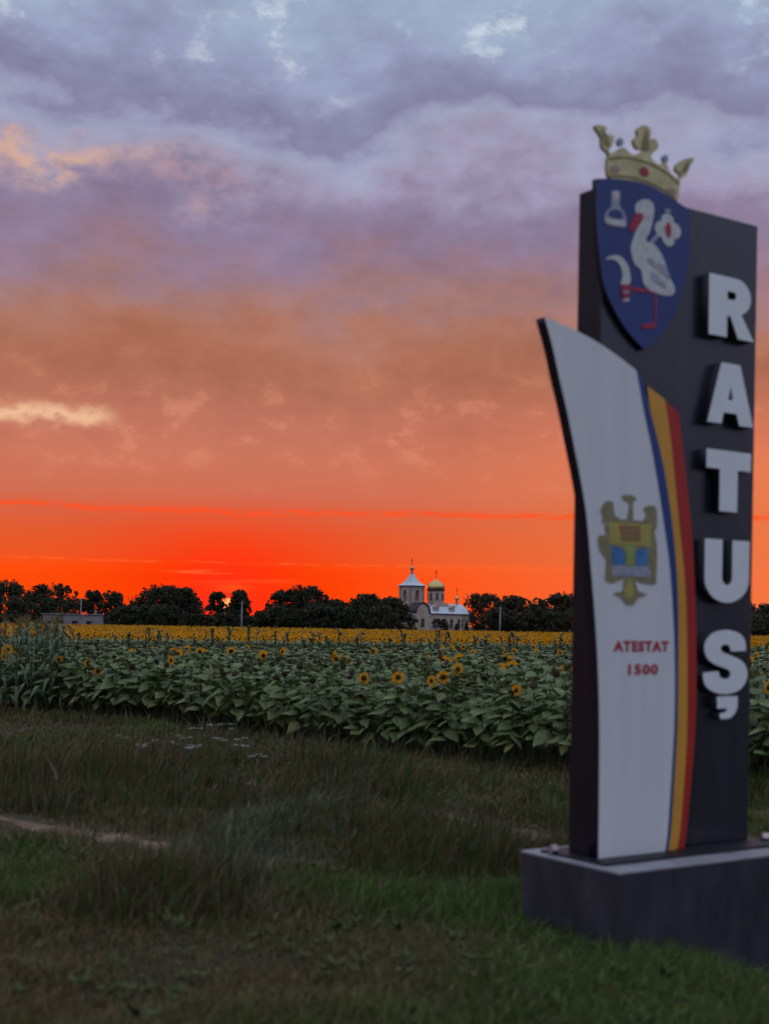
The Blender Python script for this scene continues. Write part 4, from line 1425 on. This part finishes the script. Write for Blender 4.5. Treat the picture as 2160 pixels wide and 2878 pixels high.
def weed_zone(x, y):
    a = np.exp(-(((x + 3.6) / 3.0) ** 2 + ((y - 19.5) / 3.4) ** 2))
    b = 1.5 * np.exp(-(((x - .9) / 1.5) ** 2 + ((y - 13.9) / 1.2) ** 2))
    c = .25 * np.exp(-((edge_dist(x, y) + .9) / .6) ** 2)
    e = .55 * smoothstep(wob2(x, y, 1.3, 47), .45, .9) * (1 - smoothstep(y, 11, 16))
    d = e + .5 * np.exp(-(((x - .2) / 2.0) ** 2 + ((y - 17.2) / 1.5) ** 2))
    return np.clip(a + b + c + d, 0, 1) * np.clip(.65 + .55 * wob2(x, y, 2.2, 41), 0, 1)


def w_col(x, y, r):
    k = r.uniform(size=(len(x), 1))
    br = smoothstep(-x, -.5, 2.0)[:, None] * .16
    c = np.where(k < .40 - br * .3, OLIVE * .85, np.where(k < .84 - br, GREEN * .75, DRY * .8))
    return c * r.uniform(.5, 1.5, (len(x), 1))


blades('weeds', 420000, 7, 37, lambda x, y, r: (.20 + .20 * weed_zone(x, y)) * r.uniform(.3, 1.0, len(x)) ** 1.4 * (1.3 + 1.1 * (r.uniform(size=len(x)) < .12)), w_col, lambda x, y, r: (.004 + .00033 * y) * np.exp(r.normal(-.1, .5, len(x))),
       'taller brownish weeds between the verge and the sunflowers',
       lambda x, y, r: (r.uniform(size=len(x)) < 1.6 * weed_zone(x, y)) & (edge_dist(x, y) < .5) & (ruts(x, y) > .30) & plinth_free(x, y, .12), lean=.30, seed=2)


def reflection_zone(x, y):  # pale blades added to imitate a hazy window reflection over the verge
    a = np.exp(-(((x + 1.0 - .10 * (y - 14)) / .60) ** 2 + ((y - 15.6) / 3.0) ** 2))
    return a * np.clip(.55 + .8 * wob2(x, y, 2.8, 61), 0, 1)


blades('reflection_weeds', 160000, 10.5, 21, lambda x, y, r: (.20 + .16 * reflection_zone(x, y)) * r.uniform(.3, 1.3, len(x)),
       lambda x, y, r: np.array([.150, .165, .095]) * r.uniform(.45, 1.35, (len(x), 1)), lambda x, y, r: (.004 + .0004 * y) * np.exp(r.normal(-.1, .55, len(x))),
       'pale grey-green weeds added as a hazy window reflection left of the verge middle',
       lambda x, y, r: (r.uniform(size=len(x)) < 1.3 * reflection_zone(x, y)) & (edge_dist(x, y) < 0), lean=.38, seed=5)


# low broad-leaved weeds (dock, plantain) among the grass
def rosette(seed):
    r2 = random.Random(seed)
    V, F, mi = [], [], []
    for k in range(r2.randint(5, 8)):
        lv, lf = leaf_verts(r2.uniform(.1, .5), r2.uniform(.1, .3), False)
        L = r2.uniform(.035, .080)
        mx = Matrix.Translation((0, 0, r2.uniform(.0, .05))) @ Matrix.Rotation(k * 1.1 + r2.uniform(-.3, .3), 4, 'Z') @ Matrix.Rotation(-r2.uniform(.2, .9), 4, 'Y') @ Matrix.Diagonal((L, L * .62, L, 1))
        o = len(V)
        V += [tuple(mx @ Vector(v)) for v in lv]
        for f in lf:
            for j in range(1, len(f) - 1):
                F.append((o + f[0], o + f[j], o + f[j + 1]))
                mi.append(0)
    return np.array(V), np.array(F), np.array(mi)


n = 4200
yy = np.sqrt(rng.uniform(6.3 ** 2, 26 ** 2, n))
xx = rng.uniform(-1, 1, n) * (.33 * yy + 1.4)
q = (edge_dist(xx, yy) < -.2) & plinth_free(xx, yy, .1) & (wob2(xx, yy, 1.6, 71) + rng.normal(0, .5, n) > .2) & (ruts(xx, yy) > .25)
xx, yy = xx[q], yy[q]
n = len(xx)
scatter('broadleaf_weeds', [rosette(80 + k) for k in range(5)], np.column_stack([xx, yy, ground_z(xx, yy)]), rng.uniform(0, 6.28, n), rng.uniform(.6, 1.5, n), rng.integers(0, 5, n),
        'low broad-leaved weeds scattered through the verge grass')


# ------------------------------------------------------------------ white wild flowers
def umbel_plant(x, y, h, rs, label, group):
    o = tag(empty('wildflower', (x, y, gz(x, y)), rs.uniform(0, 6.28)), label, 'wildflower', group)
    tips = []
    b = MB().tube([(0, 0, -.02), (.01, 0, h * .5), (.03, .01, h * .86)], [.005, .004, .003], 5)
    for k in range(3):
        a = k * 2.1 + rs.uniform(-.4, .4)
        tp = (.03 + .09 * math.cos(a), .01 + .09 * math.sin(a), h * rs.uniform(.92, 1.04))
        b.tube([(.02, .0, h * rs.uniform(.5, .75)), tp], [.003, .002], 4)
        tips.append(tp)
    b.build('stem', M['stem'], o)
    for tp in tips:
        u = MB()
        for j in range(16):
            rr, a = .055 * math.sqrt(rs.random()), rs.uniform(0, 6.28)
            px_, py_, pz_ = rr * math.cos(a), rr * math.sin(a), .012 - rr * .25 + rs.uniform(-.004, .004)
            s = .012
            u.add([(px_ - s, py_, pz_), (px_, py_ - s, pz_ + .003), (px_ + s, py_, pz_), (px_, py_ + s, pz_ + .003)], [(0, 1, 2, 3)])
        u.build('umbel', M['umbel'], o, tp)
    for k in range(3):
        V, F = corn_leaf(.14, .6, .5, .014, k)
        obj('leaf', mesh('leaf', V, F, M['stem']), o, (.005, 0, h * (.15 + .18 * k)), (0, 0, k * 2.2))


rs = random.Random(3)
for i, (x, y) in enumerate(((-4.3, 22.6), (-3.5, 19.6), (-3.75, 22.0), (-3.3, 21.6), (-3.0, 20.6), (-2.8, 19.8), (-2.6, 18.6), (-3.1, 22.4), (-2.75, 22.0), (-2.4, 20.2), (-2.5, 21.4), (-2.2, 20.9), (-2.05, 19.5), (-1.7, 19.0))):
    umbel_plant(x, y, rs.uniform(.45, .72), rs, 'white umbel wildflower, %s from the left in the verge patch' % ordn[i], 'white wildflowers in the verge')
